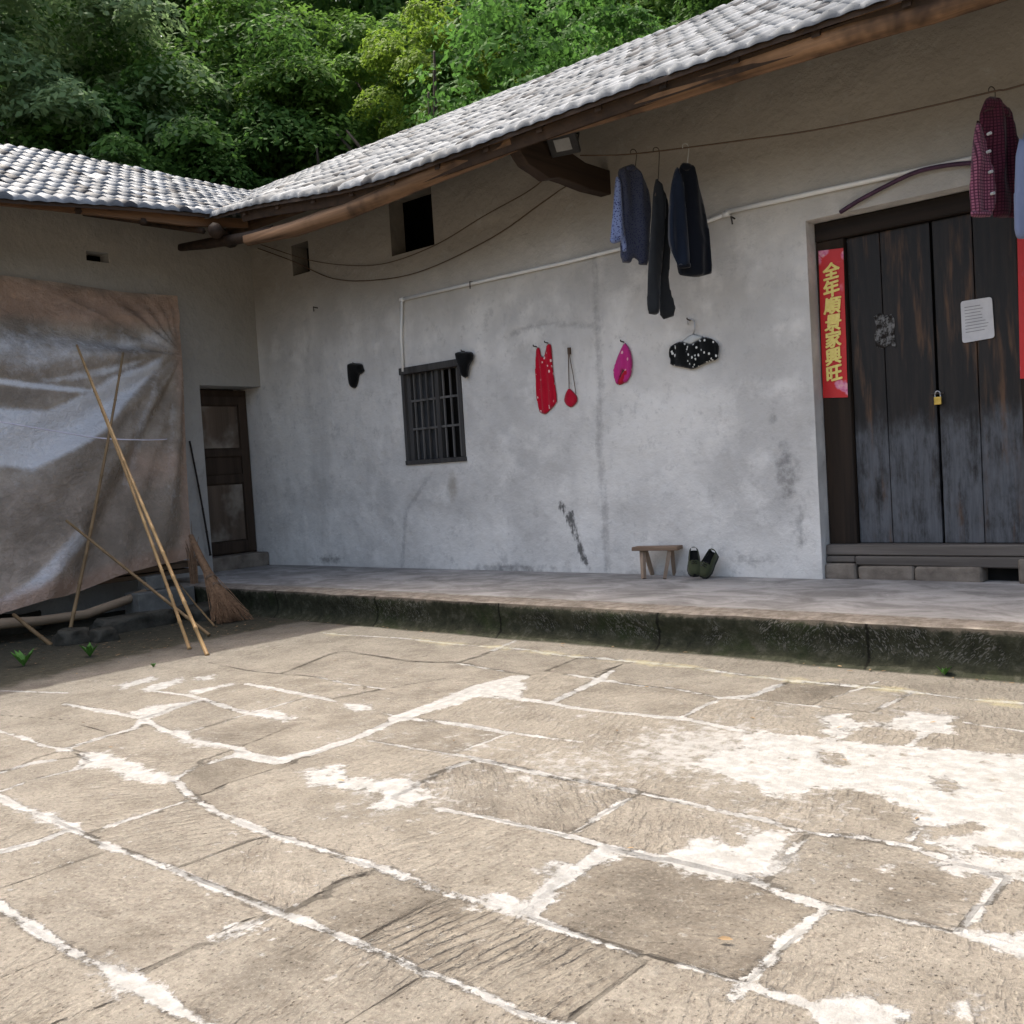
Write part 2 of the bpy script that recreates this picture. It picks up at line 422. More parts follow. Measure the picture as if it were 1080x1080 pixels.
M['weed'] = simple('weed_leaf', (.035, .10, .015), (.10, .24, .035), 14, .6, 0)

# ground -------------------------------------------------------------------------
def ground_mat():
    m = Mt('flagstone', .88, .2)
    n0 = m.noise(.8, 4, .6); n1 = m.noise(3.1, 6, .65); n2 = m.noise(13, 7, .7); n3 = m.noise(55, 5, .75); n4 = m.noise(150, 3, .7)
    tone = m.attr('tone')
    c = m.mix(m.step(n1, .30, .70), (.084, .075, .062), (.168, .153, .129))
    c = m.mix(m.math('MULTIPLY', tone, .6), c, (.165, .150, .125))
    c = m.mix(m.math('MULTIPLY', m.step(n2, .50, .70), .55), c, (.075, .062, .048))
    c = m.mix(m.math('MULTIPLY', m.step(n3, .52, .70), .65), c, (.25, .23, .19))
    c = m.mix(m.math('MULTIPLY', m.step(n3, .48, .34), .6), c, (.05, .04, .031))
    c = m.mix(m.math('MULTIPLY', m.step(n4, .58, .72), .5), c, (.27, .245, .205)); c = m.mix(m.math('MULTIPLY', m.step(n4, .42, .30), .5), c, (.048, .039, .03))
    c = m.mix(m.step(tone, .5, .05), c, (.80, .785, .76), 'MULTIPLY'); c = m.mix(m.math('MULTIPLY', m.step(m.noise(2.1, 6, .7, m.map((1,1,1), loc=(6,6,0))), .48, .64), .6), c, (.62, .60, .57), 'MULTIPLY')
    pit = m.step(m.voro(38), .20, .08); c = m.mix(m.math('MULTIPLY', pit, m.math('MULTIPLY', m.step(n2, .45, .6), .7)), c, (.05, .04, .03))
    # chisel dressing: one direction per slab
    p = m.sep(); u = m.math('ADD', m.math('MULTIPLY', p[0], m.attr('gc')), m.math('MULTIPLY', p[1], m.attr('gs')))
    v = m.math('SUBTRACT', m.math('MULTIPLY', p[1], m.attr('gc')), m.math('MULTIPLY', p[0], m.attr('gs')))
    gv = m.comb(m.math('MULTIPLY', u, 24), m.math('MULTIPLY', v, 8.0), 0.0)
    gn = m.noise(1.0, 3, .55, gv, .25)
    warp = m.math('MULTIPLY', m.math('SUBTRACT', m.noise(4.0, 4, .6), .5), 5.5)
    wv = m.math('ADD', m.math('MULTIPLY', m.math('SINE', m.math('ADD', m.math('MULTIPLY', u, 135), m.math('ADD', m.math('MULTIPLY', gn, 5.0), m.math('MULTIPLY', warp, 1.5)))), .5), .5)
    strong = m.step(m.attr('groove'), .6, 1.15)
    gr = m.math('MULTIPLY', m.math('ADD', m.math('MULTIPLY', m.math('MULTIPLY', m.step(wv, .05, .90), strong), m.step(m.noise(7, 4, .6, m.map((1,1,1), loc=(5,2,0))), .34, .52)), m.math('MULTIPLY', m.step(gn, .40, .60), .8)), m.attr('groove'))
    gmask = m.math('MULTIPLY', m.step(m.noise(1.7, 4, .6, m.map((1,1,1), loc=(1, 7, 0))), .34, .58), 1.0)
    gr = m.math('MULTIPLY', gr, gmask)
    gdark = m.math('MULTIPLY', m.math('SUBTRACT', m.math('MULTIPLY', m.attr('groove'), gmask), gr, clamp=True), .34)
    c = m.mix(gdark, c, (.085, .07, .055))
    # mortar and cement smears
    wid = m.math('MULTIPLY', m.math('SUBTRACT', m.noise(5.5, 4, .6, m.map((1,1,1), loc=(8,1,0))), .5), .05)
    wob = m.math('ADD', m.math('MULTIPLY', m.math('SUBTRACT', n2, .5), .055), m.math('MULTIPLY', m.math('SUBTRACT', n3, .5), .05))
    ws = m.math('MULTIPLY', m.math('SUBTRACT', n1, .5), .06)
    mort = m.step(m.math('ADD', m.attr('mort'), m.math('ADD', wob, m.math('ADD', ws, wid))), .196, .208)
    hard = m.step(m.math('ADD', m.attr('patch'), m.math('ADD', m.math('MULTIPLY', m.math('SUBTRACT', n1, .5), .20), m.math('ADD', m.math('MULTIPLY', m.math('SUBTRACT', n2, .5), .20), m.math('MULTIPLY', m.math('SUBTRACT', n3, .5), .12)))), .478, .512)
    spk = m.math('MULTIPLY', m.step(m.math('ADD', m.attr('dust'), m.math('MULTIPLY', m.math('SUBTRACT', n2, .5), 1.6)), .46, .80), .75)
    pw = m.math('MULTIPLY', hard, m.step(m.noise(9, 5, .65, m.map((1,1.0,1), loc=(2,3,0))), .30, .42))
    white = m.math('MAXIMUM', m.math('MAXIMUM', mort, pw), spk)
    wc = m.mix(m.step(n2, .35, .7), (.185, .184, .175), (.275, .275, .266))
    wc = m.mix(m.math('MULTIPLY', m.step(n3, .55, .66), .5), wc, (.20, .185, .15))
    loose = m.math('MULTIPLY', m.step(m.noise(16, 6, .72, m.map((1,1,1), loc=(4,4,0))), .60, .65), .75)
    white = m.math('MAXIMUM', white, m.math('MULTIPLY', loose, m.step(n0, .42, .6)))
    c = m.mix(white, c, wc)
    # open cracks between slabs
    ck = m.step(m.math('ADD', m.attr('crk'), m.math('MULTIPLY', m.math('SUBTRACT', n3, .5), .03)), .196, .206)
    c = m.mix(m.math('MULTIPLY', ck, .9), c, (.03, .024, .018))
    edge = m.step(m.math('ADD', m.attr('mort'), m.math('MULTIPLY', m.math('SUBTRACT', n3, .5), .03)), .180, .196)
    ed = m.math('MULTIPLY', m.math('MULTIPLY', m.math('SUBTRACT', edge, mort, clamp=True), m.step(n2, .50, .60)), .45)
    c = m.mix(ed, c, (.06, .05, .04))
    # yellow lichen along the kerb row, damp moss and soil by the wing
    li = m.step(m.math('ADD', m.attr('lich'), m.math('MULTIPLY', m.math('SUBTRACT', n1, .5), 2.2)), .45, .9)
    c = m.mix(m.math('MULTIPLY', li, .6), c, (.26, .235, .13))
    dt = m.step(m.math('ADD', m.attr('dirt'), m.math('MULTIPLY', m.math('SUBTRACT', n1, .5), 1.1)), .35, .75)
    dc = m.ramp(n2, [(.3, (.014, .015, .008)), (.55, (.036, .034, .021)), (.75, (.085, .075, .052))])
    c = m.mix(m.math('MULTIPLY', dt, .92), c, dc)
    far = m.attr('far'); c = m.mix(far, m.mix(n1, (.10, .088, .07), (.17, .15, .12)), c)
    m.col(c)
    h = m.math('ADD', m.math('MULTIPLY', n1, .9), m.math('ADD', m.math('MULTIPLY', n2, .5), m.math('ADD', m.math('MULTIPLY', n3, .5), m.math('MULTIPLY', n4, .22))))
    h = m.math('ADD', h, m.math('MULTIPLY', gr, .80))
    h = m.math('SUBTRACT', h, m.math('MULTIPLY', pit, .5)); h = m.math('SUBTRACT', h, m.math('MULTIPLY', ck, 1.6)); h = m.math('SUBTRACT', h, m.math('MULTIPLY', ed, 1.0))
    h = m.mix(m.math('MULTIPLY', white, .8), h, m.math('ADD', m.math('MULTIPLY', n3, .45), 1.15))
    m.nrm(m.bump(h, .016, .9))
    return m.m
M['ground'] = ground_mat()

def porch_top_mat():
    m = Mt('porch_cement', .8, .25)
    st = m.noise(2.4, 7, .68, m.map((.85, 1.25, 1)), .6); n2 = m.noise(11, 6, .7); n3 = m.noise(60, 4, .7)
    c = m.mix(m.step(st, .34, .68), (.185, .175, .163), (.37, .355, .335))
    c = m.mix(m.math('MULTIPLY', m.step(n2, .56, .72), .5), c, (.12, .112, .105))
    y = m.sep()[1]; e = m.step(m.math('ADD', y, m.math('MULTIPLY', m.math('SUBTRACT', n2, .5), .15)), PY+.30, PY+.22)
    c = m.mix(e, c, m.mix(m.step(n2, .35, .65), (.13, .11, .086), (.25, .218, .18)))
    c = m.mix(m.math('MULTIPLY', m.step(n3, .62, .72), .4), c, (.4, .38, .35))
    m.col(c); m.nrm(m.bump(m.math('ADD', m.math('MULTIPLY', st, 1.0), m.math('ADD', m.math('MULTIPLY', n2, .4), m.math('MULTIPLY', n3, .15))), .015, .7))
    return m.m
def riser_mat():
    m = Mt('mossy_riser_stone', .92, .12)
    n1 = m.noise(2.2, 5, .65); n2 = m.noise(12, 6, .7); n3 = m.noise(50, 5, .7); z = m.sep()[2]; x = m.sep()[0]
    c = m.ramp(n2, [(.30, (.014, .015, .010)), (.55, (.034, .036, .022)), (.72, (.080, .076, .058))])
    c = m.mix(m.math('MULTIPLY', m.step(n1, .52, .68), .55), c, (.022, .034, .010))
    ch = m.noise(1.0, 2, .5, m.comb(m.math('MULTIPLY', m.math('ADD', x, m.math('MULTIPLY', z, .5)), 55), 0.0, m.math('MULTIPLY', m.math('SUBTRACT', z, m.math('MULTIPLY', x, .25)), 26)), 1.4)
    ch2 = m.noise(1.0, 2, .5, m.comb(m.math('MULTIPLY', m.math('SUBTRACT', x, m.math('MULTIPLY', z, .9)), 55), 3.0, m.math('MULTIPLY', m.math('ADD', z, m.math('MULTIPLY', x, .3)), 24)), 1.4)
    chm = m.mix(m.step(m.noise(2.0, 2, .5, m.map((1,1,1), loc=(3,3,3))), .46, .54), ch, ch2)
    kk = m.math('MULTIPLY', m.step(m.noise(1.5, 4, .6, m.map((1, 1, .8), loc=(7, 0, 0))), .47, .57), m.step(x, -8.6, -6.2))
    k = m.math('MULTIPLY', m.math('MULTIPLY', m.step(chm, .55, .61), kk), m.step(z, .05, .12))
    c = m.mix(m.math('MULTIPLY', k, .85), c, m.mix(n3, (.04, .04, .03), (.25, .24, .21)))
    lip = m.step(m.math('ADD', z, m.math('MULTIPLY', m.math('SUBTRACT', n2, .5), .09)), .258, .290)
    c = m.mix(lip, c, m.mix(n2, (.070, .058, .042), (.135, .115, .09)))
    jn = m.step(m.math('ABSOLUTE', m.math('SUBTRACT', m.math('FRACT', m.math('ADD', m.math('MULTIPLY', x, .62), m.math('MULTIPLY', n2, .03))), .5)), .010, .003)
    c = m.mix(m.math('MULTIPLY', jn, .85), c, (.006, .006, .004))
    m.col(c); m.nrm(m.bump(m.math('ADD', m.math('MULTIPLY', n2, 1.0), m.math('ADD', m.math('MULTIPLY', n3, .35), m.math('MULTIPLY', k, .3))), .02, .9))
    return m.m
M['porch'] = porch_top_mat(); M['riser'] = riser_mat()

def tarp_mat():
    m = Mt('plastic_sheet', .30, .5)
    p = m.sep(); n1 = m.noise(1.6, 5, .65); n2 = m.noise(5, 6, .7)
    tan = m.attr('tan'); hz = m.attr('fold_shine')
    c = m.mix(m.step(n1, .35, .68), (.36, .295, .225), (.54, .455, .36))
    c = m.mix(m.math('MULTIPLY', m.step(m.math('ADD', hz, m.math('MULTIPLY', m.math('SUBTRACT', n2, .5), .9)), .3, .9), .92), c, (.86, .86, .86))  # painted fold highlights whiten the base colour
    c = m.mix(m.math('MULTIPLY', m.step(m.math('ADD', tan, m.math('MULTIPLY', m.math('SUBTRACT', n1, .5), .6)), .3, .85), .85), c, (.56, .37, .26))
    m.col(c); m.rgh(m.ramp(n2, [(.3, (.16,)*3), (.7, (.34,)*3)]))
    m.nrm(m.bump(m.math('ADD', m.noise(4.0, 6, .62, m.map((1, 1, 1.6)), .8), m.math('MULTIPLY', m.noise(13, 6, .68, None, 1.6), .6)), .06, .9))
    tr = m.nd('ShaderNodeBsdfTransparent'); tr.inputs[0].default_value = (.80, .68, .58, 1)
    tl = m.nd('ShaderNodeBsdfTranslucent'); m.put(tl.inputs[0], c)
    a = m.nd('ShaderNodeMixShader'); a.inputs[0].default_value = .15; m.lk(m.b.outputs[0], a.inputs[1]); m.lk(tl.outputs[0], a.inputs[2])
    k = m.nd('ShaderNodeMixShader'); m.put(k.inputs[0], m.math('MULTIPLY', m.step(n1, .75, .35), m.math('SUBTRACT', .30, m.math('MULTIPLY', hz, .34)), clamp=True))
    m.lk(a.outputs[0], k.inputs[1]); m.lk(tr.outputs[0], k.inputs[2]); m.lk(k.outputs[0], m.out.inputs[0])
    return m.m
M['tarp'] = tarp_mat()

def leaf_mat(name, c1, c2, c3, trans=.35):
    m = Mt(name, .75, .12)
    rnd = m.geo('Random Per Island'); big = m.noise(.45, 4, .6)
    c = m.mix(m.step(big, .38, .62), c1, c2); c = m.mix(m.math('MULTIPLY', rnd, .6), c, c3)
    m.col(c)
    tl = m.nd('ShaderNodeBsdfTranslucent'); m.put(tl.inputs[0], m.mix(.5, c, tuple(min(1, x*2.2) for x in c2)))
    a = m.nd('ShaderNodeMixShader'); a.inputs[0].default_value = trans
    m.lk(m.b.outputs[0], a.inputs[1]); m.lk(tl.outputs[0], a.inputs[2]); m.lk(a.outputs[0], m.out.inputs[0])
    return m.m
M['lf_dark'] = leaf_mat('leaf_dark', (.030, .076, .016), (.058, .124, .026), (.080, .155, .034))
M['lf_mid'] = leaf_mat('leaf_mid', (.046, .104, .017), (.088, .170, .028), (.120, .200, .042))
M['lf_round'] = leaf_mat('leaf_round', (.034, .092, .020), (.060, .138, .028), (.078, .160, .034))
M['lf_yel'] = leaf_mat('leaf_yellow', (.062, .128, .015), (.110, .180, .022), (.165, .205, .03))
M['lf_pale'] = leaf_mat('leaf_pale', (.085, .145, .055), (.14, .21, .09), (.18, .25, .125))
M['bark'] = simple('bark', (.03, .024, .018), (.085, .068, .05), 9, .95, .8, .02, stretch=(1, 1, .3))
M['hill'] = simple('hill_soil', (.010, .018, .006), (.030, .045, .014), 1.5, .95, .6, .1)

# ------------------------------------------------------------------ sheets with survey attributes
def sheet(us, vs, skip, to_world, attrs, name, mat, parent=None, origin=(0,0,0), smooth=False):
    """grid sheet: us, vs coordinate arrays, skip(uc, vc) drops cells, to_world(U,V)->Nx3, attrs name->array"""
    U, V = np.meshgrid(us, vs, indexing='ij'); nu, nv = U.shape
    P = to_world(U.ravel(), V.ravel()) - np.asarray(origin)
    i, j = np.meshgrid(np.arange(nu-1), np.arange(nv-1), indexing='ij'); i = i.ravel(); j = j.ravel()
    if skip is not None:
        k = ~skip((us[i]+us[i+1])/2, (vs[j]+vs[j+1])/2); i = i[k]; j = j[k]
    F = np.stack([i*nv+j, (i+1)*nv+j, (i+1)*nv+j+1, i*nv+j+1], 1)
    me = bpy.data.meshes.new(name); me.vertices.add(len(P)); me.vertices.foreach_set('co', P.ravel())
    me.loops.add(F.size); me.loops.foreach_set('vertex_index', F.ravel())
    me.polygons.add(len(F)); me.polygons.foreach_set('loop_start', np.arange(0, F.size, 4)); me.polygons.foreach_set('loop_total', np.full(len(F), 4))
    me.update(calc_edges=True); me.validate()
    for k, a in attrs.items():
        at = me.attributes.new(k, 'FLOAT', 'POINT'); at.data.foreach_set('value', np.asarray(a, np.float32).ravel())
    me.materials.append(mat)
    if smooth: me.polygons.foreach_set('use_smooth', [True]*len(me.polygons))
    o = bpy.data.objects.new(name, me); COL.objects.link(o)
    if parent is not None: o.parent = parent
    o.location = Vector(origin) - (world_loc(parent) if parent is not None else Vector())
    return o

def with_edges(a, b, step, extra):
    x = list(np.linspace(a, b, int((b-a)/step)+1))
    for e in extra:
        x = [q for q in x if abs(q-e) > step*.35 or q in extra] + [e]
    return np.array(sorted(set(x)))

# ================================================================== COURTYARD
def G(px, py): return hit(px, py, 2, 0.0)[:2]
def T(x0, y0, pts): return [(x0+u/3, y0+v/3) for u, v in pts]
# joints: (width m, 1 = mortar-filled / 0 = open crack, pixel polyline)
JT = [
 (.045,1,[(68,743),(117,752),(150,758),(173,770),(200,780),(247,788),(267,798),(300,803)]),
 (.05,1,[(-40,828),(0,842),(20,852),(47,860),(75,873)]),
 (.026,1,[(75,873),(107,890),(143,903),(183,917),(227,938),(280,960),(320,972),(360,988),(393,1002),(447,1025),(507,1045),(547,1067),(593,1080),(660,1110)]),
 (.018,1,[(-60,755),(0,772),(20,777),(47,787),(75,792)]), (.02,0,[(75,792),(95,805)]),
 (.03,1,[(183,823),(205,843),(227,857),(287,880),(333,895),(360,905),(420,923),(467,942),(503,950),(557,963),(593,978)]),
 (.016,1,[(593,978),(637,993),(677,1007)]), (.014,0,[(660,1000),(713,1018)]), (.03,1,[(713,1016),(787,1040),(820,1053),(860,1065),(940,1095)]),
 (.028,1,[(390,782),(433,790),(477,797),(503,803),(547,812),(593,822),(637,828),(687,840),(720,847),(767,858),(803,865),(827,873),(853,880),(907,885),(953,893),(987,903),(1047,923),(1120,935)]),
 (.036,1,[(463,853),(510,862),(557,873),(593,880),(567,875),(610,885),(653,897),(720,910),(770,922)]),
 (.03,1,[(770,922),(787,925),(830,943),(867,955),(907,962),(953,972),(1003,983),(1053,997),(1120,1015)]),
 (.04,1,[(-60,930),(0,957),(43,985),(90,1012),(117,1023),(147,1043),(180,1062),(217,1080),(260,1100)]),
 (.03,1,[(152,727),(197,733),(213,738),(260,752),(307,757)]), (.04,1,[(260,722),(300,730),(353,740)]),
 (.028,1,[(403,752),(423,757),(450,760),(493,765),(537,773),(573,778),(613,783)]),
 (.02,0,[(220,700),(260,707),(290,710),(333,715),(365,722)]), (.02,1,[(330,714),(365,722),(405,727)]),
 (.02,0,[(380,690),(430,697),(483,700)]), (.02,1,[(483,700),(510,705),(543,710)]),
 (.026,1,[(600,712),(633,717),(670,722),(707,725),(760,737),(803,740),(863,746)]), (.02,1,[(1017,763),(1080,772)]),
 (.045,1,[(547,738),(580,742),(620,748),(667,753),(720,760),(780,772)]),
 (.024,1,[(-100,745),(0,729),(70,731)]),(.012,0,[(0,755),(70,760),(120,775)]),
 (.03,1,[(340,668),(360,670),(420,673),(460,677),(520,683),(557,686),(600,692),(643,695),(693,700),(720,703),(787,712),(827,717),(887,722),(953,729),(1020,737),(1120,745)]),
 (.026,1,[(-40,845),(0,835),(33,823),(80,812),(90,800)]), (.03,1,[(-40,823),(0,815),(33,805),(57,802)]),
 (.026,1,[(63,792),(110,777),(143,768)]), (.05,1,[(143,768),(152,757),(180,748),(213,738)]), (.016,1,[(183,823),(207,810),(247,797)]),
 (.012,1,[(207,770),(253,755),(310,740)]), (.014,0,[(247,790),(280,777),(300,768),(320,763)]),
 (.024,1,[(110,873),(160,858),(200,845)]), (.022,0,[(195,846),(240,827),(287,812)]),
 (.09,1,[(255,796),(293,803),(333,793),(365,783)]), (.05,1,[(360,785),(380,777),(423,757)]), (.15,1,[(423,757),(470,740),(507,725),(547,715)]),
 (.02,1,[(480,797),(507,785),(533,775)]), (.03,1,[(443,827),(470,813),(493,806)]), (.03,1,[(607,878),(637,858),(663,843)]),
 (.05,1,[(580,742),(600,732),(633,717),(645,708)]), (.014,0,[(633,712),(657,700)]), (.016,0,[(483,700),(520,687)]), (.02,1,[(520,687),(550,673)]),
 (.014,0,[(577,707),(610,693)]), (.014,0,[(620,713),(657,700)]),
 (.03,1,[(720,758),(740,747),(763,737),(793,735),(823,722)]), (.02,1,[(927,748),(960,732)]), (.03,1,[(960,787),(983,770)]),
 (.018,0,[(-60,950),(0,937),(27,928),(67,913),(110,898)]), (.024,1,[(-40,908),(0,898),(43,887),(67,877)]),
 (.014,0,[(190,915),(233,898),(277,882)]), (.016,0,[(143,1027),(187,1008),(227,990),(247,977),(280,967)]),
 (.02,0,[(300,965),(327,952),(360,930),(387,923)]), (.012,0,[(0,1032),(60,1007)]), (.012,0,[(40,1088),(63,1078),(133,1052)]),
 (.02,0,[(380,993),(410,975),(460,947)]), (.05,1,[(560,963),(580,937),(600,923),(640,895)]),
 (.012,0,[(360,1082),(370,1077),(440,1033)]), (.014,0,[(600,1070),(643,1043),(680,1017)]),
 (.035,1,[(770,1055),(797,1030),(830,993),(870,960)]), (.022,1,[(1017,978),(1040,950),(1060,923)]), (.018,1,[(817,917),(853,880)]), (.02,1,[(960,888),(977,870)]),
 (.014,0,[(390,730),(430,722),(470,716)]), (.014,0,[(310,705),(350,690)]), (.014,0,[(420,700),(455,690)]), (.015,1,[(880,735),(925,720)]),
]
PATCH = [
 T(720,660,[(200,340),(400,355),(560,370),(700,385),(860,395),(1040,420),(1160,400),(1260,620),(1080,640),(870,640),(740,590),(640,540),(540,520),(440,510),(330,530),(280,570),(250,510),(130,470),(30,440),(100,400),(190,385)]),
 T(720,860,[(740,0),(1160,-20),(1200,195),(1000,190),(850,190),(780,160),(890,130),(840,100),(780,90)]),
 T(720,660,[(430,285),(520,280),(540,310),(660,310),(700,270),(870,290),(840,340),(700,330),(560,320),(500,350),(455,340)]),
 T(720,860,[(0,110),(40,75),(100,70),(140,110),(210,110),(215,75),(290,55),(320,90),(300,140),(370,125),(320,190),(250,190),(130,200),(40,180),(0,165),(-60,150)]),
 T(360,860,[(640,180),(690,150),(760,160),(830,110),(870,120),(740,190),(680,230),(620,280),(600,320),(520,295),(430,290),(440,260),(530,255),(560,285),(600,280),(660,230)]),
 T(0,660,[(260,405),(330,400),(410,440),(560,480),(520,500),(380,480),(370,455),(270,450)]),
 T(0,660,[(500,325),(600,330),(610,355),(680,370),(740,385),(600,385),(580,365)]),
 T(360,660,[(-130,460),(0,440),(20,490),(240,490),(290,540),(230,560),(130,585),(90,580),(140,545),(0,510),(-90,505)]),
 T(360,660,[(20,245),(90,250),(100,270),(40,272),(12,262)]),
 T(360,660,[(350,215),(440,195),(560,165),(580,190),(560,235),(440,225),(350,250),(230,285),(200,300)]),
 T(720,860,[(420,610),(500,590),(600,580),(660,610),(700,655),(720,700),(470,690)]),
 T(720,860,[(850,360),(990,370),(1180,400),(1180,470),(1000,425)]),
 T(0,660,[(800,275),(870,270),(930,290),(900,302),(830,285)]),
 T(0,660,[(480,255),(640,235),(560,260),(460,300),(400,280)]),
 T(0,660,[(370,190),(480,165),(492,175),(390,200)]), T(0,660,[(455,200),(570,165),(582,175),(480,207)]), T(0,660,[(600,207),(740,180),(747,187),(620,214)]),
 T(0,660,[(610,165),(670,158),(672,172),(630,175)]),
 T(0,860,[(690,385),(740,350),(800,343),(790,355),(720,388)]), T(0,660,[(0,540),(60,570),(150,590),(225,635),(190,640),(110,610),(30,575)]),
 T(0,860,[(300,460),(345,470),(420,520),(450,555),(400,565),(370,530)]),
 T(720,860,[(880,600),(910,580),(920,610),(960,620),(880,640)]), T(720,860,[(170,40),(215,35),(225,50),(185,58)]), T(720,860,[(645,150),(672,150),(668,165),(648,165)]),
]
HOLES = [T(720,660,[(430,395),(500,400),(530,440),(500,450),(450,420)]), T(720,660,[(790,480),(850,490),(885,520),(830,525)]), T(720,660,[(920,520),(985,540),(930,545)]),
         T(720,660,[(440,480),(510,490),(500,510)]), T(720,860,[(900,95),(1060,110),(1150,140),(1000,150),(920,120)]), T(720,860,[(770,45),(900,30),(985,50),(860,80),(760,100)])]
DUST = [(300,740,.6,.42),(450,705,.6,.42),(620,755,.6,.45),(200,770,.5,.4),(800,760,.6,.45),(700,720,.6,.40),(120,830,.5,.38),(880,890,.4,.4),(600,930,.3,.3),(500,785,.55,.5),(610,810,.55,.6),(390,775,.5,.5),(430,840,.5,.55),(420,690,.5,.4),(640,790,.45,.5),(745,790,.5,.8),(940,745,.5,.5),(840,840,.5,.55),(790,815,.5,.6),(1000,1050,.4,.35),(130,740,.5,.3),(560,745,.5,.45),(30,960,.3,.25)]
SLABS = [ # a pixel in the slab, groove direction as two pixels, strength
 (640,1068,(560,1068),(600,1010),.0),(760,1062,(700,1030),(715,1075),1.15),(560,1000,(520,1000),(570,975),.95),(900,1020,(860,990),(900,1040),1.0),(370,1040,(340,1060),(385,1035),.95),
 (250,1010,(220,1010),(250,985),.9),(300,1065,(250,1068),(300,1035),.8),(1060,970,(1040,960),(1070,975),.9),(560,790,(530,800),(560,780),.6),(700,880,(680,890),(686,870),.7),(480,890,(440,900),(500,880),.55),(400,960,(370,950),(400,940),.35)]

gx = np.arange(-13.2, 4.0, .025); gy = np.arange(.6, PY+.06, .025)
GX, GY = np.meshgrid(gx, gy, indexing='ij')
mort = np.zeros(GX.shape); crk = np.zeros(GX.shape); near = np.full(GX.shape, 9.)
def stretch(q, e=.28):
    q = [np.array(p) for p in q]; a = q[0]-q[1]; b = q[-1]-q[-2]
    return [q[0]+a/np.linalg.norm(a)*e]+q+[q[-1]+b/np.linalg.norm(b)*e]
JG = [(.03,1,[(-.4,y0),(1.2,y0+.02),(2.6,y0-.03),(4.1,y0+.01)]) for y0 in (1.25,2.0,2.85,3.75,4.6,5.35)] + [(.022,k % 2,[(x0,y0),(x0+.03,y1)]) for k,(x0,y0,y1) in enumerate(((.3,1.25,2.0),(1.7,1.25,2.0),(3.0,1.25,2.0),(.9,2.0,2.85),(2.3,2.0,2.85),(.1,2.85,3.75),(1.4,2.85,3.75),(2.9,2.85,3.75),(.8,3.75,4.6),(2.1,3.75,4.6),(3.3,3.75,4.6),(.2,4.6,5.35),(1.6,4.6,5.35),(2.8,4.6,5.35),(.9,5.35,6.0),(2.2,5.35,6.0)))]
for w, kind, pl in JT+JG:
    q = [G(*p) for p in pl] if max(abs(c_) for p in pl for c_ in p) > 14 else [np.array(p) for p in pl]; dd = np.full(GX.shape, 9.)
    for a, b in zip(q[:-1], q[1:]):
        x0, x1 = sorted((a[0], b[0])); y0, y1 = sorted((a[1], b[1]))
        ix = slice(*np.searchsorted(gx, (x0-.35, x1+.35))); iy = slice(*np.searchsorted(gy, (y0-.35, y1+.35)))
        if gx[ix].size and gy[iy].size:
            dd[ix, iy] = np.minimum(dd[ix, iy], seg_dist(GX[ix, iy], GY[ix, iy], a, b)[0])
    if kind: mort = np.maximum(mort, np.clip(.2-(dd-w/2-.006), 0, .3))
    else: crk = np.maximum(crk, np.clip(.2-(dd-w*.42), 0, .3)); 
    near = np.minimum(near, dd); qe = stretch(q)
    for a, b in ((qe[0], qe[1]), (qe[-2], qe[-1])): near = np.minimum(near, seg_dist(GX, GY, a, b)[0])
patch = np.zeros(GX.shape)
def poly_field(polys):
    f = np.full(GX.shape, 9.)
    for pl in polys:
        q = [tuple(G(*p)) for p in pl]; a = np.array(q)
        ix = slice(*np.searchsorted(gx, (a[:,0].min()-.4, a[:,0].max()+.4))); iy = slice(*np.searchsorted(gy, (a[:,1].min()-.4, a[:,1].max()+.4)))
        f[ix, iy] = np.minimum(f[ix, iy], sdf_poly(GX[ix, iy], GY[ix, iy], q))
    return f
pf = np.maximum(poly_field(PATCH), -poly_field(HOLES)); patch = np.clip(.5-pf, 0, 1)
dust = np.zeros(GX.shape)
for x, y, r, s in DUST:
    c = G(x, y); dust = np.maximum(dust, s*np.exp(-((GX-c[0])**2+(GY-c[1])**2)/(2*r*r)))
dust = np.maximum(dust, .62*np.exp(-np.maximum(pf, 0)/.10))
# slabs: flood the cells between joints
lab = np.where(near < .028, -1, 0); nl = 0; nx, ny = lab.shape
labl = lab.tolist()
for i in range(0, nx, 6):
    for j in range(0, ny, 6):
        if labl[i][j] == 0:
            nl += 1; st = [(i, j)]; labl[i][j] = nl
            while st:
                a, b = st.pop()
                for c, d in ((a+1,b),(a-1,b),(a,b+1),(a,b-1)):
                    if 0 <= c < nx and 0 <= d < ny and labl[c][d] == 0: labl[c][d] = nl; st.append((c, d))
lab = np.array(labl)
for _ in range(4):
    for ax, s in ((0,1),(0,-1),(1,1),(1,-1)):
        q = np.roll(lab, s, ax); lab = np.where((lab < 1) & (q > 0), q, lab)
lab = np.clip(lab, 0, None)
ang = rng.uniform(.5, 2.6, nl+2); gstr = np.where(rng.random(nl+2) < .72, rng.uniform(.45, .95, nl+2), .2); tn = rng.random(nl+2)
for x, y, a, b, s in SLABS:
    c = G(x, y); i = int((c[0]-gx[0])/.025); j = int((c[1]-gy[0])/.025)
    if 0 <= i < nx and 0 <= j < ny:
        a = G(*a); b = G(*b); ang[lab[i, j]] = math.atan2(b[1]-a[1], b[0]-a[0])+math.pi/2; gstr[lab[i, j]] = s
kerb = [G(*p) for p in next(j for j in JT if j[2][0] == (340,668))[2]]
kd = np.full(GX.shape, 9.)
for a, b in zip(kerb[:-1], kerb[1:]): kd = np.minimum(kd, seg_dist(GX, GY, a, b)[0])
lich = .62*np.exp(-(kd/.13)**2)
dirt = np.clip((-7.95-GX-.25*np.clip(GY-4.6, -3, 0))/.7, 0, 1)*1.0
dirt = np.maximum(dirt, np.clip((GY-(PY-.16))/.12, 0, 1)*.95)
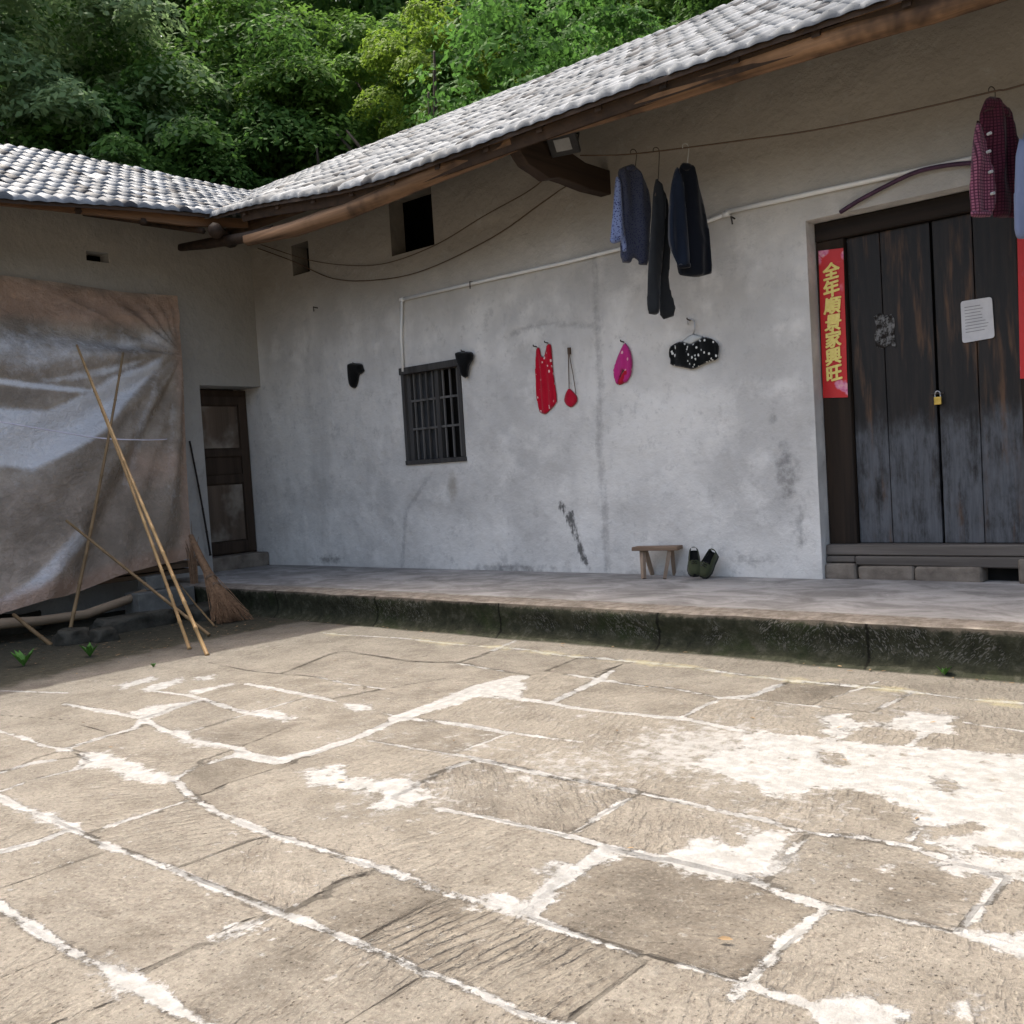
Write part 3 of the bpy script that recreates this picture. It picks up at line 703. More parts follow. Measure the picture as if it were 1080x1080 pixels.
dirt = np.maximum(dirt, .5*np.exp(-((GX+8.2)/.8)**2)*np.clip((GY-5)/1, 0, 1))
hz = np.array([mnoise.noise(Vector((x*1.3, y*1.3, 0))) for x, y in zip(GX.ravel()[::1], GY.ravel()[::1])]).reshape(GX.shape)
hgt = .010*hz + .008*(tn[lab]-.5)
A = dict(mort=mort, crk=crk, patch=patch, dust=dust, tone=tn[lab], gc=np.cos(ang[lab]), gs=np.sin(ang[lab]), groove=gstr[lab], lich=lich, dirt=dirt, far=np.ones(GX.shape))
o = sheet(gx, gy, None, lambda u, v: np.stack([u, v, hgt.ravel()], 1), A, 'courtyard', M['ground'], smooth=True)
tag(o, kind='structure')
o = MB().grid([[(-150,-150,-.05),(-150,150,-.05)],[(150,-150,-.05),(150,150,-.05)]]).build('ground', M['ground'], origin=(0,0,0)); tag(o, kind='structure')

# porch: cement top with an edge course of stone, mossy riser
px_ = np.arange(-12.4, 8.0, .06)
prof = [(8.75, PZ), (8.3, PZ), (7.6, PZ), (7.0, PZ-.004), (6.75, PZ-.006), (6.55, PZ-.004), (PY+.10, PZ-.006), (PY+.04, PZ-.008), (PY, PZ-.020), (PY-.012, PZ-.05), (PY-.004, PZ-.10), (PY+.012, .16), (PY+.012, .10), (PY-.005, .05), (PY-.05, .012), (PY-.11, -.03)]
rows = []
for x in px_:
    r = []
    for k, (y, z) in enumerate(prof):
        e = max(0, 1-abs(k-9)/5.)
        dx = mnoise.noise(Vector((x*1.7, k*.35, 2)))*.030*e + mnoise.noise(Vector((x*6, k*.9, 7)))*.014*e
        r.append((x, y+dx, z+mnoise.noise(Vector((x*.9, y*1.2, 5)))*.006 + (mnoise.noise(Vector((x*3.1, 1, 1)))*.010 if k in (7, 8) else 0)))
    rows.append(r)
mb = MB(); mb.grid([r[:9] for r in rows]); mb.cur = 1; mb.grid([r[8:] for r in rows])
o = mb.build('porch', [M['porch'], M['riser']], origin=(0,0,0), smooth=True); tag(o, kind='structure')

# ================================================================== HOUSE
house = empty('farmhouse', (-4.0, 9.0, 0), 'long whitewashed farmhouse with scalloped grey roof tiles behind the porch', 'house')
wing = empty('side_wing', (-13.0, 5.0, 0), 'low grey side wing at the left, its wall half hidden by plastic sheeting', 'house')

# wall with openings: (x0, x1, z0, z1)
OP = dict(door=(-3.57, -1.60, PZ, 3.45), win=(-8.76, -7.79, 1.61, 2.71), hole=(-8.80, -8.07, 4.12, 4.80), slit=(-10.74, -10.38, 4.22, 4.62))
ux = with_edges(-12.6, 8.0, .05, [v for o_ in OP.values() for v in o_[:2]])
vz = with_edges(PZ-.05, 5.18, .05, [v for o_ in OP.values() for v in o_[2:]])
def in_op(u, v):
    k = np.zeros(u.shape, bool)
    for a, b, c, d in OP.values(): k |= (u > a) & (u < b) & (v > c) & (v < d)
    return k
WU, WV = np.meshgrid(ux, vz, indexing='ij')
def W(px, py): q = hit(px, py, 1, D); return (q[0], q[2])
def pl_field(lst):
    f = np.zeros(WU.shape)
    for w, pl in lst:
        q = [W(*p) for p in pl]
        for a, b in zip(q[:-1], q[1:]):
            d = seg_dist(WU, WV, a, b)[0]; f = np.maximum(f, np.exp(-(d/w)**2))
    return f
crack = pl_field([(.075,[(627,268),(629,330),(633,400),(632,470),(637,530),(640,600)]),(.06,[(540,352),(575,340),(632,345)]),(.06,[(424,600),(428,540),(455,500)])])
scrape = pl_field([(.06,[(590,532),(600,545),(608,565),(615,590)]),(.035,[(603,540),(610,570)]),(.04,[(615,588),(622,598)])])
def blobs(l):
    f = np.zeros(WU.shape)
    for x, y, rx, rz, s in l:
        c = W(x, y); f = np.maximum(f, s*np.exp(-((WU-c[0])/rx)**2-((WV-c[1])/rz)**2))
    return f
stain = 1.35*blobs([(830,500,.18,.55,.55),(815,440,.12,.35,.45),(845,560,.10,.4,.5),(540,600,1.2,.10,.55),(700,605,1.0,.08,.5),(350,590,.8,.12,.5),(546,555,.3,.35,.3),(520,480,.35,.3,.28),(640,575,.4,.25,.3),(740,440,.5,.3,.2),(470,560,.4,.5,.25),(560,310,.9,.12,.28),(790,590,.6,.08,.5)])
brown = blobs([(478,512,.13,.26,.8),(430,520,.2,.3,.3),(320,560,.4,.2,.3),(850,470,.06,.6,.35)])
bare = np.clip((WV-3.20-.12*np.sin(WU*.9))/.9, 0, 1)*.95  # blend to earth-brown, rising with height
wall = sheet(ux, vz, in_op, lambda u, v: np.stack([u, np.full(u.shape, D), v], 1), dict(crack=crack, scrape=scrape, stain=stain, brownstain=brown, bare=bare), 'front_wall', M['plaster'], house, origin=(0,0,0))
# reveals, each behind the wall face, and the remaining walls
def reveal(a, b, c, d, depth, e=.0):
    mb = MB()
    y0, y1 = D, D+depth
    mb.add([(a,y0,c),(a,y1,c),(a,y1,d),(a,y0,d)], [(0,1,2,3)]); mb.add([(b,y0,c),(b,y1,c),(b,y1,d),(b,y0,d)], [(0,1,2,3)])
    mb.v = []; mb.f = []; mb.mi = []
    vs = [(x, y, z) for y in (y0, y1) for x, z in ((a, c), (b, c), (b, d), (a, d))]
    mb.add(vs, [(i, (i+1) % 4, 4+(i+1) % 4, 4+i) for i in range(4)]); mb.build('opening_reveal', M['plaster'] if c < 3 else M['reveal_mud'], house)
reveal(*OP['win'], .32); reveal(*OP['hole'], .24); reveal(*OP['slit'], .26)
a, b, c, d = OP['door']; mb = MB(); mb.add([(a,D,c),(a,D+.35,c),(a,D,d),(a,D+.35,d),(b,D,d),(b,D+.35,d),(b,D,c),(b,D+.35,c)], [(0,1,3,2),(2,3,5,4),(4,5,7,6)])
mb.build('opening_reveal', M['plaster'], house)
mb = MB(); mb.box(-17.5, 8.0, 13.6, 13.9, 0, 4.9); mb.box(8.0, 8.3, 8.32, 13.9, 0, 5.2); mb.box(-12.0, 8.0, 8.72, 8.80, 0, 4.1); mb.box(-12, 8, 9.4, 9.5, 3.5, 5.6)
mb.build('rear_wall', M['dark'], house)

# ---- tiled roofs
def e_main(x):
    t = np.clip((-7.0-x)/3.2, 0, 1); return 4.41+.24*t*t*(3-2*t)+.012*np.sin(x*1.1)
def e_wing(y): return np.interp(y, [-3, 4.35, 5.9, 7.0], [4.42, 4.48, 4.64, 4.72])
EY, RY, RZ = 6.75, 11.0, 6.82
EX, RX, RZ2 = -10.2, -14.0, 6.29
def z_main(x, y):
    e = e_main(x); f = e+(RZ-e)*(y-EY)/(RY-EY); b = RZ-(y-RY)*.56
    return np.where(y < RY, f, b)-.035*np.sin(np.clip((y-EY)/(RY-EY), 0, 1)*math.pi)
def z_wing(x, y):
    e = e_wing(y); rz = RZ2-.05*np.clip(5-y, -2, 4); f = e+(rz-e)*(EX-x)/(EX-RX); b = rz-(RX-x)*.45
    return np.where(x > RX, f, b)-.05*np.sin(np.clip((EX-x)/(EX-RX), 0, 1)*math.pi)

def tiled(name, axis, a0, a1, b0, b1, n_course, zf, other, parent, pitch=.17):
    """courses of S-shaped tiles: axis 0 = eave runs along x, b = distance up the slope"""
    seg = 8; na = int((a1-a0)/pitch)*seg; A_ = np.linspace(a0, a1, na+1)
    ph = (A_-a0)/pitch; fr = ph % 1.0
    prof = .036*np.power(np.clip(np.sin(math.pi*fr), 0, 1), 1.8) - .012
    col = np.minimum(ph.astype(int), int((a1-a0)/pitch)-1)
    V = []; F = []; tone = []; off = 0
    for c in range(n_course):
        t0 = c/n_course; t1 = (c+1)/n_course+.25/n_course
        slip = (rng.normal(0, .010, col.max()+1)+(rng.random(col.max()+1) < .05)*rng.uniform(-.10, .06, col.max()+1))[col]
        lift = rng.normal(0, .005, col.max()+1)[col]; tc = np.clip(rng.normal(.55, .30, col.max()+1), 0, 1); tc[rng.random(col.max()+1) < .07] = -.35; tc = tc[col]
        rows = []
        for k, t in enumerate((t0, t0+.0001, (t0+t1)/2, t1)):
            B = b0+(b1-b0)*t + slip*(1 if b1 > b0 else -1)*(.6 if k < 3 else .3)
            X, Y = (A_, B) if axis == 0 else (B, A_)
            z = zf(X, Y)+prof+lift+(.024*(1-(t-t0)/(t1-t0)))
            if k == 0: z = np.minimum(z-.024, zf(X, Y)-.020+(prof+.012)*.25) if c == 0 else z-.024
            V.append(np.stack([X, Y, z], 1)); tone.append(tc)
        m = na+1
        for k in range(3):
            i = np.arange(na); o_ = off+k*m
            F.append(np.stack([o_+i, o_+i+1, o_+i+1+m, o_+i+m], 1))
        off += 4*m
    V = np.concatenate(V); F = np.concatenate(F); tone = np.concatenate(tone)
    keep = V[:,2] > other(V[:,0], V[:,1])-.06
    F = F[keep[F].any(1)]
    me = bpy.data.meshes.new(name); L = world_loc(parent)
    me.from_pydata((V-np.array(L)).tolist(), [], F.tolist())
    at = me.attributes.new('tone', 'FLOAT', 'POINT'); at.data.foreach_set('value', tone.astype(np.float32))
    me.materials.append(M['tile']); me.polygons.foreach_set('use_smooth', [True]*len(me.polygons))
    o = bpy.data.objects.new(name, me); COL.objects.link(o); o.parent = parent
    return o
NOT_M = lambda x, y: np.where((y > EY-.2) & (y < 15.3), z_main(x, y), -9)
NOT_W = lambda x, y: np.where((x < EX+.2) & (x > -18), z_wing(x, y), -9)
roof_m = tiled('roof', 0, -18.4, 8.4, EY, RY, 15, z_main, NOT_W, house)
tiled('rear_roof', 0, -18.4, 8.4, 15.2, RY, 9, z_main, NOT_W, house)
roof_w = tiled('roof', 1, -3.0, 14.0, EX, RX, 13, z_wing, NOT_M, wing)
tiled('rear_roof', 1, -3.0, 14.0, -17.8, RX, 8, z_wing, NOT_M, wing)
# boards under the tiles (thin slab), rafters, purlins
def soffit(axis, a0, a1, b0, b1, zf, other, name, parent, mat):
    mb = MB(); n = int((a1-a0)/.25)
    rt, rb = [], []
    for i in range(n+1):
        a = a0+(a1-a0)*i/n; r1, r2 = [], []
        for j in range(5):
            b = b0+(b1-b0)*j/4; x, y = (a, b) if axis == 0 else (b, a)
            z = float(max(zf(np.array(x), np.array(y)), other(np.array(x), np.array(y))))
            r1.append((x, y, z-.022)); r2.append((x, y, z-.062))
        rt.append(r1); rb.append(r2)
    mb.grid(rt); mb.grid(rb)
    for i in range(n):
        mb.add([rt[i][0], rt[i+1][0], rb[i+1][0], rb[i][0]], [(0,1,2,3)])
    return mb.build(name, mat, parent)
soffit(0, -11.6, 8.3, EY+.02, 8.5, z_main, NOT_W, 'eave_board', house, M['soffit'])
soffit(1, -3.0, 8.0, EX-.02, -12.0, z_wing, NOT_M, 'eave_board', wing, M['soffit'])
mb = MB()                                   # rafters of the main eave
x = -9.6
while x < 8:
    za, zb = [float(z_main(np.array(x), np.array(yy)))-.062 for yy in (EY+.05, 8.3)]
    mb.add([(x-.03,EY+.05,za),(x+.03,EY+.05,za),(x+.03,8.3,zb),(x-.03,8.3,zb),(x-.03,EY+.05,za-.05),(x+.03,EY+.05,za-.05),(x+.03,8.3,zb-.05),(x-.03,8.3,zb-.05)], [(0,3,2,1),(4,5,6,7),(0,1,5,4),(1,2,6,5),(2,3,7,6),(3,0,4,7)]); x += .62
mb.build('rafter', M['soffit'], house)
# eave purlin: two bowed logs meeting over the bracket
LY = 6.92
def logz(px, py): return hit(px, py, 1, LY)
def logline(pix, r):
    pts = [logz(*p)+np.array([0, 0, r]) for p in pix]; return [(p[0], LY+random.uniform(-.012, .012), p[2]) for p in pts]
l1 = logline([(262,261),(310,250),(370,230),(450,196),(510,172),(546,158)], .085)
mb = MB(); mb.tube(l1, [.07,.085,.095,.10,.095,.095], 12, jit=.10); mb.build('eave_purlin', M['beam'], house, smooth=True)
l0 = logline([(192,266),(220,262),(258,256),(290,249)], .055)
mb = MB(); mb.tube(l0, [.05,.06,.065,.06], 9, jit=.12); mb.build('purlin_end', M['beam_y'], house, smooth=True)
l2 = logline([(553,156),(620,137),(700,112),(800,80),(900,51),(985,26),(1069,0)], .10)
e = l2[-1]; l2 += [(e[0]+2, LY, e[2]-.01), (e[0]+6, LY, e[2]), (8.2, LY, e[2])]
mb = MB(); mb.tube(l2, .088, 12, jit=.10); mb.build('eave_purlin', M['beam'], house, smooth=True)
# eave board nailed along the front edge above the log
mb = MB(); rr = []
for i in range(70):
    x = -9.7+i*.26; z = float(e_main(np.array(x)))-.085
    rr.append([(x, EY+.07, z+.045), (x, EY+.10, z-.055)])
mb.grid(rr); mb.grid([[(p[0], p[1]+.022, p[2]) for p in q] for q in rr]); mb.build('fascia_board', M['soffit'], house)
# bracket carrying the log
bz = hit(638, 192, 1, D)[2]; bx = hit(638, 192, 1, D)[0]
bp = [hit(x, y, 0, bx) for x, y in ((541,157),(541,149),(549,143),(566,143),(590,158),(612,173),(637,181))]; bq = [hit(x, y, 0, bx) for x, y in ((637,206),(616,201),(596,193),(584,189),(574,190),(566,184),(552,175),(546,166))]
pr = [(p[1], p[2]) for p in bp]+[(D+.3, bp[-1][2]), (D+.3, bq[0][2])]+[(p[1], p[2]) for p in bq]
n_ = len(pr); mb = MB(); mb.add([(bx-.065, y, z) for y, z in pr]+[(bx+.065, y, z) for y, z in pr], [tuple(range(n_)), tuple(range(2*n_-1, n_-1, -1))]+[(i, (i+1) % n_, n_+(i+1) % n_, n_+i) for i in range(n_)])
mb.build('bracket_beam', M['beam_y'], house, bevel=.012, wseg=2)
# more purlins inside the eave
mb = MB(); mb.tube([(-11.6, 7.75, 4.83), (8, 7.75, 4.80)], .07, 8); mb.build('inner_purlin', M['beam'], house, smooth=True)
# valley rafter and wing eave purlin
mb = MB(); mb.tube([(-12.0, 8.3, 4.92), (-11.0, 7.45, 4.66), (-10.05, 6.70, 4.46)], [.10, .10, .085], 9, jit=.05); mb.build('valley_rafter', M['beam_y'], wing, smooth=True)
mb = MB()
for i in range(3):
    mb.tube([(-11.9, 5.2+i*.75, 4.95), (-10.3, 5.2+i*.75, 4.50)], .04, 6)
mb.build('rafter', M['soffit'], wing, smooth=True)
pw = [hit(x, y, 0, -10.32) for x, y in ((-160,199),(-60,209),(0,216),(60,222),(140,231),(200,238),(262,240))]
rr = [[(p[0], p[1], p[2]+.11), (p[0], p[1], p[2])] for p in [np.array([-10.32, -3, 4.35])]+pw]
mb = MB(); mb.grid(rr); mb.grid([[(q[0]-.05, q[1], q[2]) for q in r_] for r_ in rr])
for i in range(len(rr)-1): mb.add([rr[i][1], rr[i+1][1], tuple(np.array(rr[i+1][1])-[.05,0,0]), tuple(np.array(rr[i][1])-[.05,0,0])], [(0,1,2,3)])
mb.build('fascia_board', M['fascia'], wing)

# ---- wing wall: door opening at the corner, small vent
WOP = dict(door=(7.35, 8.32, PZ-.1, 2.83), vent=(5.93, 6.22, 4.31, 4.43))
wy = with_edges(-3, 8.32, .06, [7.35, 5.93, 6.22]); wz = with_edges(-.05, 5.02, .06, [2.83, 4.31, 4.43])
def in_w(u, v):
    k = np.zeros(u.shape, bool)
    for a, b, c, d in WOP.values(): k |= (u > a) & (u < b) & (v > c) & (v < d)
    return k
WU2, WV2 = np.meshgrid(wy, wz, indexing='ij'); Z0 = np.zeros(WU2.shape)
sheet(wy, wz, in_w, lambda u, v: np.stack([np.full(u.shape, WX), u, v], 1), dict(crack=Z0, scrape=Z0, stain=Z0+.35*np.exp(-(WV2/.8)**2), brownstain=Z0, bare=np.clip((WV2-1.5)/2, 0, .8)), 'side_wall', M['plaster_wing'], wing, origin=(0,0,0))  # bare: blend to earth-brown, rising with height
mb = MB(); X1 = -12.1
mb.add([(WX,7.35,PZ-.1),(X1,7.35,PZ-.1),(WX,7.35,2.83),(X1,7.35,2.83),(WX,8.32,2.83),(X1,8.32,2.83)], [(0,1,3,2),(2,3,5,4)])
mb.build('opening_reveal', M['plaster_wing'], wing)
a, b, c, d = WOP['vent']; mb = MB()
mb.add([(x, y, z) for x in (WX, WX-.22) for y, z in ((a, c), (b, c), (b, d), (a, d))], [(i, (i+1) % 4, 4+(i+1) % 4, 4+i) for i in range(4)])
mb.build('opening_reveal', M['plaster_wing'], wing)
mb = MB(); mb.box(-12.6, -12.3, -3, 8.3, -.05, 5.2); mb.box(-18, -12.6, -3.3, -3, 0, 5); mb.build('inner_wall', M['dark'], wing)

# ---- wing door
xd = -12.02; wd = MB(); wd.box(xd-.06, xd, 7.36, 8.315, .50, 2.81)
wdoor = wd.build('door', M['olddoor'], wing)
mb = MB()
for y0, y1 in ((7.40, 7.53), (8.16, 8.29)): mb.box(xd, xd+.035, y0, y1, .52, 2.72)
for z0, z1 in ((.52, .68), (1.50, 1.62), (1.88, 1.98), (2.60, 2.72)): mb.box(xd, xd+.033, 7.53, 8.16, z0, z1)
mb.build('door_frame', M['olddoor'], wdoor, bevel=.004)
for z0, z1 in ((.70, 1.48), (1.64, 1.86), (2.0, 2.58)):
    MB().box(xd, xd+.012, 7.55, 8.14, z0, z1).build('panel', M['olddoor_panel'] if z1-z0 > .3 else M['olddoor'], wdoor)
MB().box(-12.3, -11.72, 7.36, 8.31, PZ-.01, .50).build('doorstep', M['stone'], wing, bevel=.015)

# ---- window
wn = empty('window', (-8.27, D+.1, 1.61)); wn.parent = house; wn.location = Vector((-8.27, D+.1, 1.61))-house.location
a, b, c, d = OP['win']; yw = D+.03
mb = MB(); mb.box(a-.03, b+.03, D-.03, D+.10, d-.03, d+.05); mb.box(a-.02, b+.02, D-.025, D+.10, c-.03, c+.025); mb.box(a-.012, a+.035, D-.02, D+.09, c+.026, d-.031); mb.box(b-.035, b+.012, D-.02, D+.09, c+.026, d-.031)
mb.build('frame', M['win'], wn, bevel=.004, jitter=.002)
xm = (a+b)/2+.07
mb = MB(); mb.box(xm-.03, xm+.03, D+.02, D+.08, c+.026, d-.032); mb.box(a+.036, a+.10, D+.03, D+.09, c+.027, d-.033); mb.build('mullion', M['win'], wn)
mb = MB()
for x0, x1, n in ((a+.10, xm-.03, 4), (xm+.03, b-.036, 3)):
    for k in range(n):
        x = x0+(x1-x0)*(k+.5)/n; mb.box(x-.010, x+.010, D+.035, D+.055, c+.03, d-.035)
    for z in (c+.40, c+.74): mb.box(x0, x1, D+.030, D+.048, z-.013, z+.013)
mb.build('bar', M['winbar'], wn)
gl = Mt('dusty_window_glass', .35, .5); gl.col(gl.ramp(gl.noise(4, 4), [(.3, (.018, .02, .022)), (.7, (.045, .047, .05))]))
MB().box(a+.10, xm-.03, D+.075, D+.085, c+.03, d-.035).build('pane', gl.m, wn)
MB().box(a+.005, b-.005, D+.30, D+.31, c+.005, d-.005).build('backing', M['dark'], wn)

# ---- big double door
xs = -2.60
mb = MB(); mb.box(-3.565, -3.315, YD-.02, YD+.10, .61, 3.28); p1 = mb.build('door_post', M['door_post'], house, bevel=.006)
mb = MB(); mb.box(-1.955, -1.605, YD-.02, YD+.10, .61, 3.28); mb.build('door_post', M['door_post'], house, bevel=.006)
mb = MB(); mb.box(-3.565, -1.605, YD-.03, YD+.10, 3.283, 3.445); mb.build('lintel', M['lintel'], house, bevel=.006)
def leaf(x0, x1, planks):
    mb = MB(); cuts = [x0]+planks+[x1]
    for q0, q1 in zip(cuts[:-1], cuts[1:]):
        y = YD+.03+random.uniform(-.004, .004); mb.box(q0+.003, q1-.003, y, y+.05, .615, 3.275)
    return mb.build('door', M['door'], house, bevel=.003)
d1 = leaf(-3.31, xs-.008, [-3.02]); d2 = leaf(xs+.008, -1.96, [-2.28])
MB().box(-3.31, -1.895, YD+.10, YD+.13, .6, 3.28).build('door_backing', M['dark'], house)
mb = MB(); mb.tube([(xs-.05, YD+.02, 1.86), (xs+.05, YD+.02, 1.86)], .008, 6); mb.build('hasp', M['wire'], d1)
# threshold: split timber on stones
mb = MB(); mb.box(-3.56, -1.62, YD-.115, YD+.10, .515, .608); mb.build('threshold', M['threshold'], house, bevel=.01, jitter=.004)
mb = MB(); mb.box(-3.30, -1.93, YD-.135, YD+.09, .432, .512); mb.build('threshold', M['threshold'], house, bevel=.01, jitter=.005)
mb = MB(); mb.box(-3.56, -3.305, YD-.120, YD+.09, .452, .511); mb.build('threshold', M['threshold'], house, bevel=.008, jitter=.004)
for x0, x1, z1, jt in ((-3.575, -3.285, .447, .006), (-3.27, -2.80, .43, .008), (-2.79, -2.26, .43, .01), (-2.00, -1.60, .50, .01)):
    mb = MB(); mb.box(x0, x1, YD-.16, YD+.06, PZ-.02, z1); o = mb.build('threshold_stone', M['stone'], house, bevel=.035, jitter=jt, wseg=3)
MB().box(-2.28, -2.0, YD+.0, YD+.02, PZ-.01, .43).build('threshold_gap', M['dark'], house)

# ================================================================== COUPLETS, NOTICE, PADLOCK
def couplet(x0, x1, z0, z1, label, text=None):
    y = YD-.026; root = empty('couplet', ((x0+x1)/2, y, z0), label, 'couplet', 'red paper couplets on the door posts')
    mb = MB(); P = []
    for i in range(4):
        r = []
        for j in range(30):
            u, v = i/3, j/29; xx = x0+(x1-x0)*u; zz = z0+(z1-z0)*v
            r.append((xx-.022*(1-v)+.008, y-.004-.006*max(0, mnoise.noise(Vector((u*2, v*9, x0)))), zz+.016*(1-u)))
        P.append(r)
    mb.grid(P); q = [[(p[0], p[1]+.002, p[2]) for p in r] for r in P]; mb.grid(q)
    mb.build('paper', M['couplet'], root, smooth=True)
    if text:
        n = len(text); h = (z1-z0)*.80/n
        for i, ch in enumerate(text):
            cu = bpy.data.curves.new('glyph', 'FONT'); cu.body = ch; cu.size = h*1.03; cu.align_x = 'CENTER'; cu.extrude = .0008; cu.resolution_u = 3; cu.shear = .14
            t = bpy.data.objects.new('glyph', cu); COL.objects.link(t)
            dg = bpy.context.evaluated_depsgraph_get(); me = bpy.data.meshes.new_from_object(t.evaluated_get(dg)); me.name = 'character'
            bpy.data.objects.remove(t)
            bm = bmesh.new()
            for q, (ox, oz) in enumerate(((0,0),(.006,.001),(-.006,-.001),(.002,.005),(-.002,-.005),(.004,-.004),(-.004,.004))):   # brush-thick strokes
                k0 = len(bm.verts); bm.from_mesh(me); bm.verts.ensure_lookup_table()
                for v_ in bm.verts[k0:]: v_.co += Vector((ox, oz, q*.00015))
            bm.to_mesh(me); bm.free()
            me.materials.clear(); me.materials.append(M['gold'])
            c = bpy.data.objects.new('character', me); COL.objects.link(c); c.parent = root
            zc = z1-(z1-z0)*.085-h*(i+.88); v = (zc+h*.4-z0)/(z1-z0)
            c.location = Vector(((x0+x1)/2-.022*(1-v)+.006, y-.013, zc))-root.location
            c.rotation_euler = (math.pi/2, R(random.uniform(-5, 5)-5), 0)
    # torn dark paste remnants above and below
    return root
couplet(-3.545, -3.322, 1.898, 3.190, 'long red paper couplet with seven gold characters on the left door post', '全年順景家興旺')
couplet(-1.945, -1.72, 1.898, 3.190, 'red paper couplet on the right door post, half hidden by the hanging shirts')

pp = [hit(x, y, 1, YD+.012) for x, y in ((1013,318),(1046,313),(1049,356),(1015,362))]
nt_ = empty('notice', (float(np.mean([p[0] for p in pp])), YD+.012, float(min(p[2] for p in pp))), 'white paper notice with rounded corners pasted on the black door', 'notice')
mb = MB(); ctr = np.mean(pp, 0); edge = []
for i in range(4):
    a, b, c = pp[i-1], pp[i], pp[(i+1) % 4]
    for t in np.linspace(0, 1, 6):
        p = b+(a-b)/np.linalg.norm(a-b)*.025; q = b+(c-b)/np.linalg.norm(c-b)*.025
        edge.append((1-t)**2*p+2*t*(1-t)*b+t*t*q)
n = len(edge); mb.add([tuple(p) for p in edge]+[tuple(p+np.array([0,.006,0])) for p in edge], [tuple(range(n))]+[(i, (i+1) % n, n+(i+1) % n, n+i) for i in range(n)])
mb.build('paper', M['paper'], nt_)
mb = MB()
for k in range(9):
    v = .16+.075*k; l = pp[0]+(pp[3]-pp[0])*v; r = pp[1]+(pp[2]-pp[1])*v; a = l+(r-l)*.12; b = l+(r-l)*(random.uniform(.6, .88))
    mb.add([a+[0,-.002,.003], b+[0,-.002,.003], b+[0,-.002,-.003], a+[0,-.002,-.003]], [(0,1,2,3)])
mb.build('printed_line', M['ink'], nt_)

lp = hit(989, 416, 1, YD-.01); pl_ = empty('padlock', (lp[0], YD-.01, lp[2]-.08), 'small brass padlock hanging at the middle of the black double door', 'padlock')
mb = MB(); mb.box(lp[0]-.030, lp[0]+.030, YD-.025, YD+.0, lp[2]-.085, lp[2]-.02); mb.build('body', M['brass'], pl_, bevel=.006, wseg=2)
mb = MB(); mb.tube([(lp[0]+.021*math.cos(t), YD-.012, lp[2]-.02+.02+.028*math.sin(t)) if True else 0 for t in np.linspace(0, math.pi, 9)], .006, 6)
mb.tube([(lp[0]-.021, YD-.012, lp[2]-.03), (lp[0]-.021, YD-.012, lp[2])], .006, 6); mb.tube([(lp[0]+.021, YD-.012, lp[2]-.03), (lp[0]+.021, YD-.012, lp[2])], .006, 6)
mb.build('shackle', M['steel'], pl_, smooth=True)

# ================================================================== PIPE, CABLES, LAMP
root = empty('conduit', (-8.72, D-.02, 2.75), 'thin white plastic conduit running from the window along the wall', 'pipe')
yy = D-.028
c0 = hit(425, 392, 1, yy); c1 = hit(424, 316, 1, yy); c2 = hit(750, 232, 1, yy); c3 = hit(766, 226, 1, yy); c4 = hit(1022, 168, 1, yy)
MB().tube([c0, (c0[0]+.01, yy, (c0[2]+c1[2])/2), c1], .016, 8).build('riser_pipe', M['pvc'], root, smooth=True)
MB().tube([c1+[.0,0,.0], hit(520, 294, 1, yy), hit(600, 276, 1, yy), hit(660, 261, 1, yy), c2, c3-[.02,0,0]], .019, 8).build('long_pipe', M['pvc'], root, smooth=True)
MB().tube([c3+[.001,0,.02], hit(860, 203, 1, yy), c4, (c4[0]+1.2, yy, c4[2]+.03), (7, yy, c4[2]+.05)], .022, 8).build('long_pipe', M['pvc'], root, smooth=True)
for p in (c1, c3): MB().tube([p+np.array([-.03,0,0]), p+np.array([.03,0,0])], .026, 8).build('coupling', M['pvc'], root, smooth=True)
for x, y in ((497,300),(660,261),(700,248)):
    p = hit(x, y, 1, yy); MB().tube([p+[0,.03,.03], p+[0,-.022,.03], p+[0,-.024,-.05]], .007, 5).build('clip', M['wire'], root)

def cable(name, pts, r, mat, label, cat='cable', group=None):
    P = [Vector(p) for p in pts]; Q = []
    for i in range(len(P)-1):                       # Catmull-Rom
        p0, p1, p2, p3 = P[max(i-1,0)], P[i], P[i+1], P[min(i+2,len(P)-1)]
        for t in np.linspace(0, 1, 7)[:-1]:
            Q.append(.5*((2*p1)+(p2-p0)*t+(2*p0-5*p1+4*p2-p3)*t*t+(3*p1-p0-3*p2+p3)*t**3))
    Q.append(P[-1]); o = MB().tube(Q, r, 6).build(name, mat, smooth=True); return tag(o, label, cat, group)
wc = lambda x, y, d=.03: hit(x, y, 1, D-d)
cable('cable', [wc(272,262),wc(310,276),wc(352,294),wc(400,295),wc(450,284),wc(520,250),wc(570,215),wc(598,196), (bx, D-.45, bz-.09)], .006, M['wire_brown'], 'lower sagging dark cable crossing the wall from the corner to the bracket beam')
cable('cable', [wc(275,258),wc(325,274),wc(370,280),wc(410,277),wc(460,258),wc(510,228),wc(555,203),wc(575,188)], .005, M['wire_brown'], 'upper sagging dark cable crossing just below the small square opening')
cable('hose', [wc(886,224,.03),wc(905,212,.04),wc(935,196,.05),wc(965,182,.05),wc(995,175,.05),wc(1025,172,.05),wc(1075,170,.05)], .018, M['hose'], 'dark purple hose arching over the top of the black door', 'hose')
wl = lambda x, y: hit(x, y, 1, 7.7)
line_pts = [wl(612,164),wl(660,163),wl(722,156),wl(790,147),wl(860,137),wl(950,119),wl(1045,97),wl(1110,80)]
e = line_pts[-1]; line_pts += [(e[0]+2.5, 7.7, e[2]+.1), (7.5, 7.8, e[2]+.4)]
cable('clothesline', line_pts, .0065, M['wire_brown'], 'brown clothesline strung along the wall below the eave', 'clothesline')
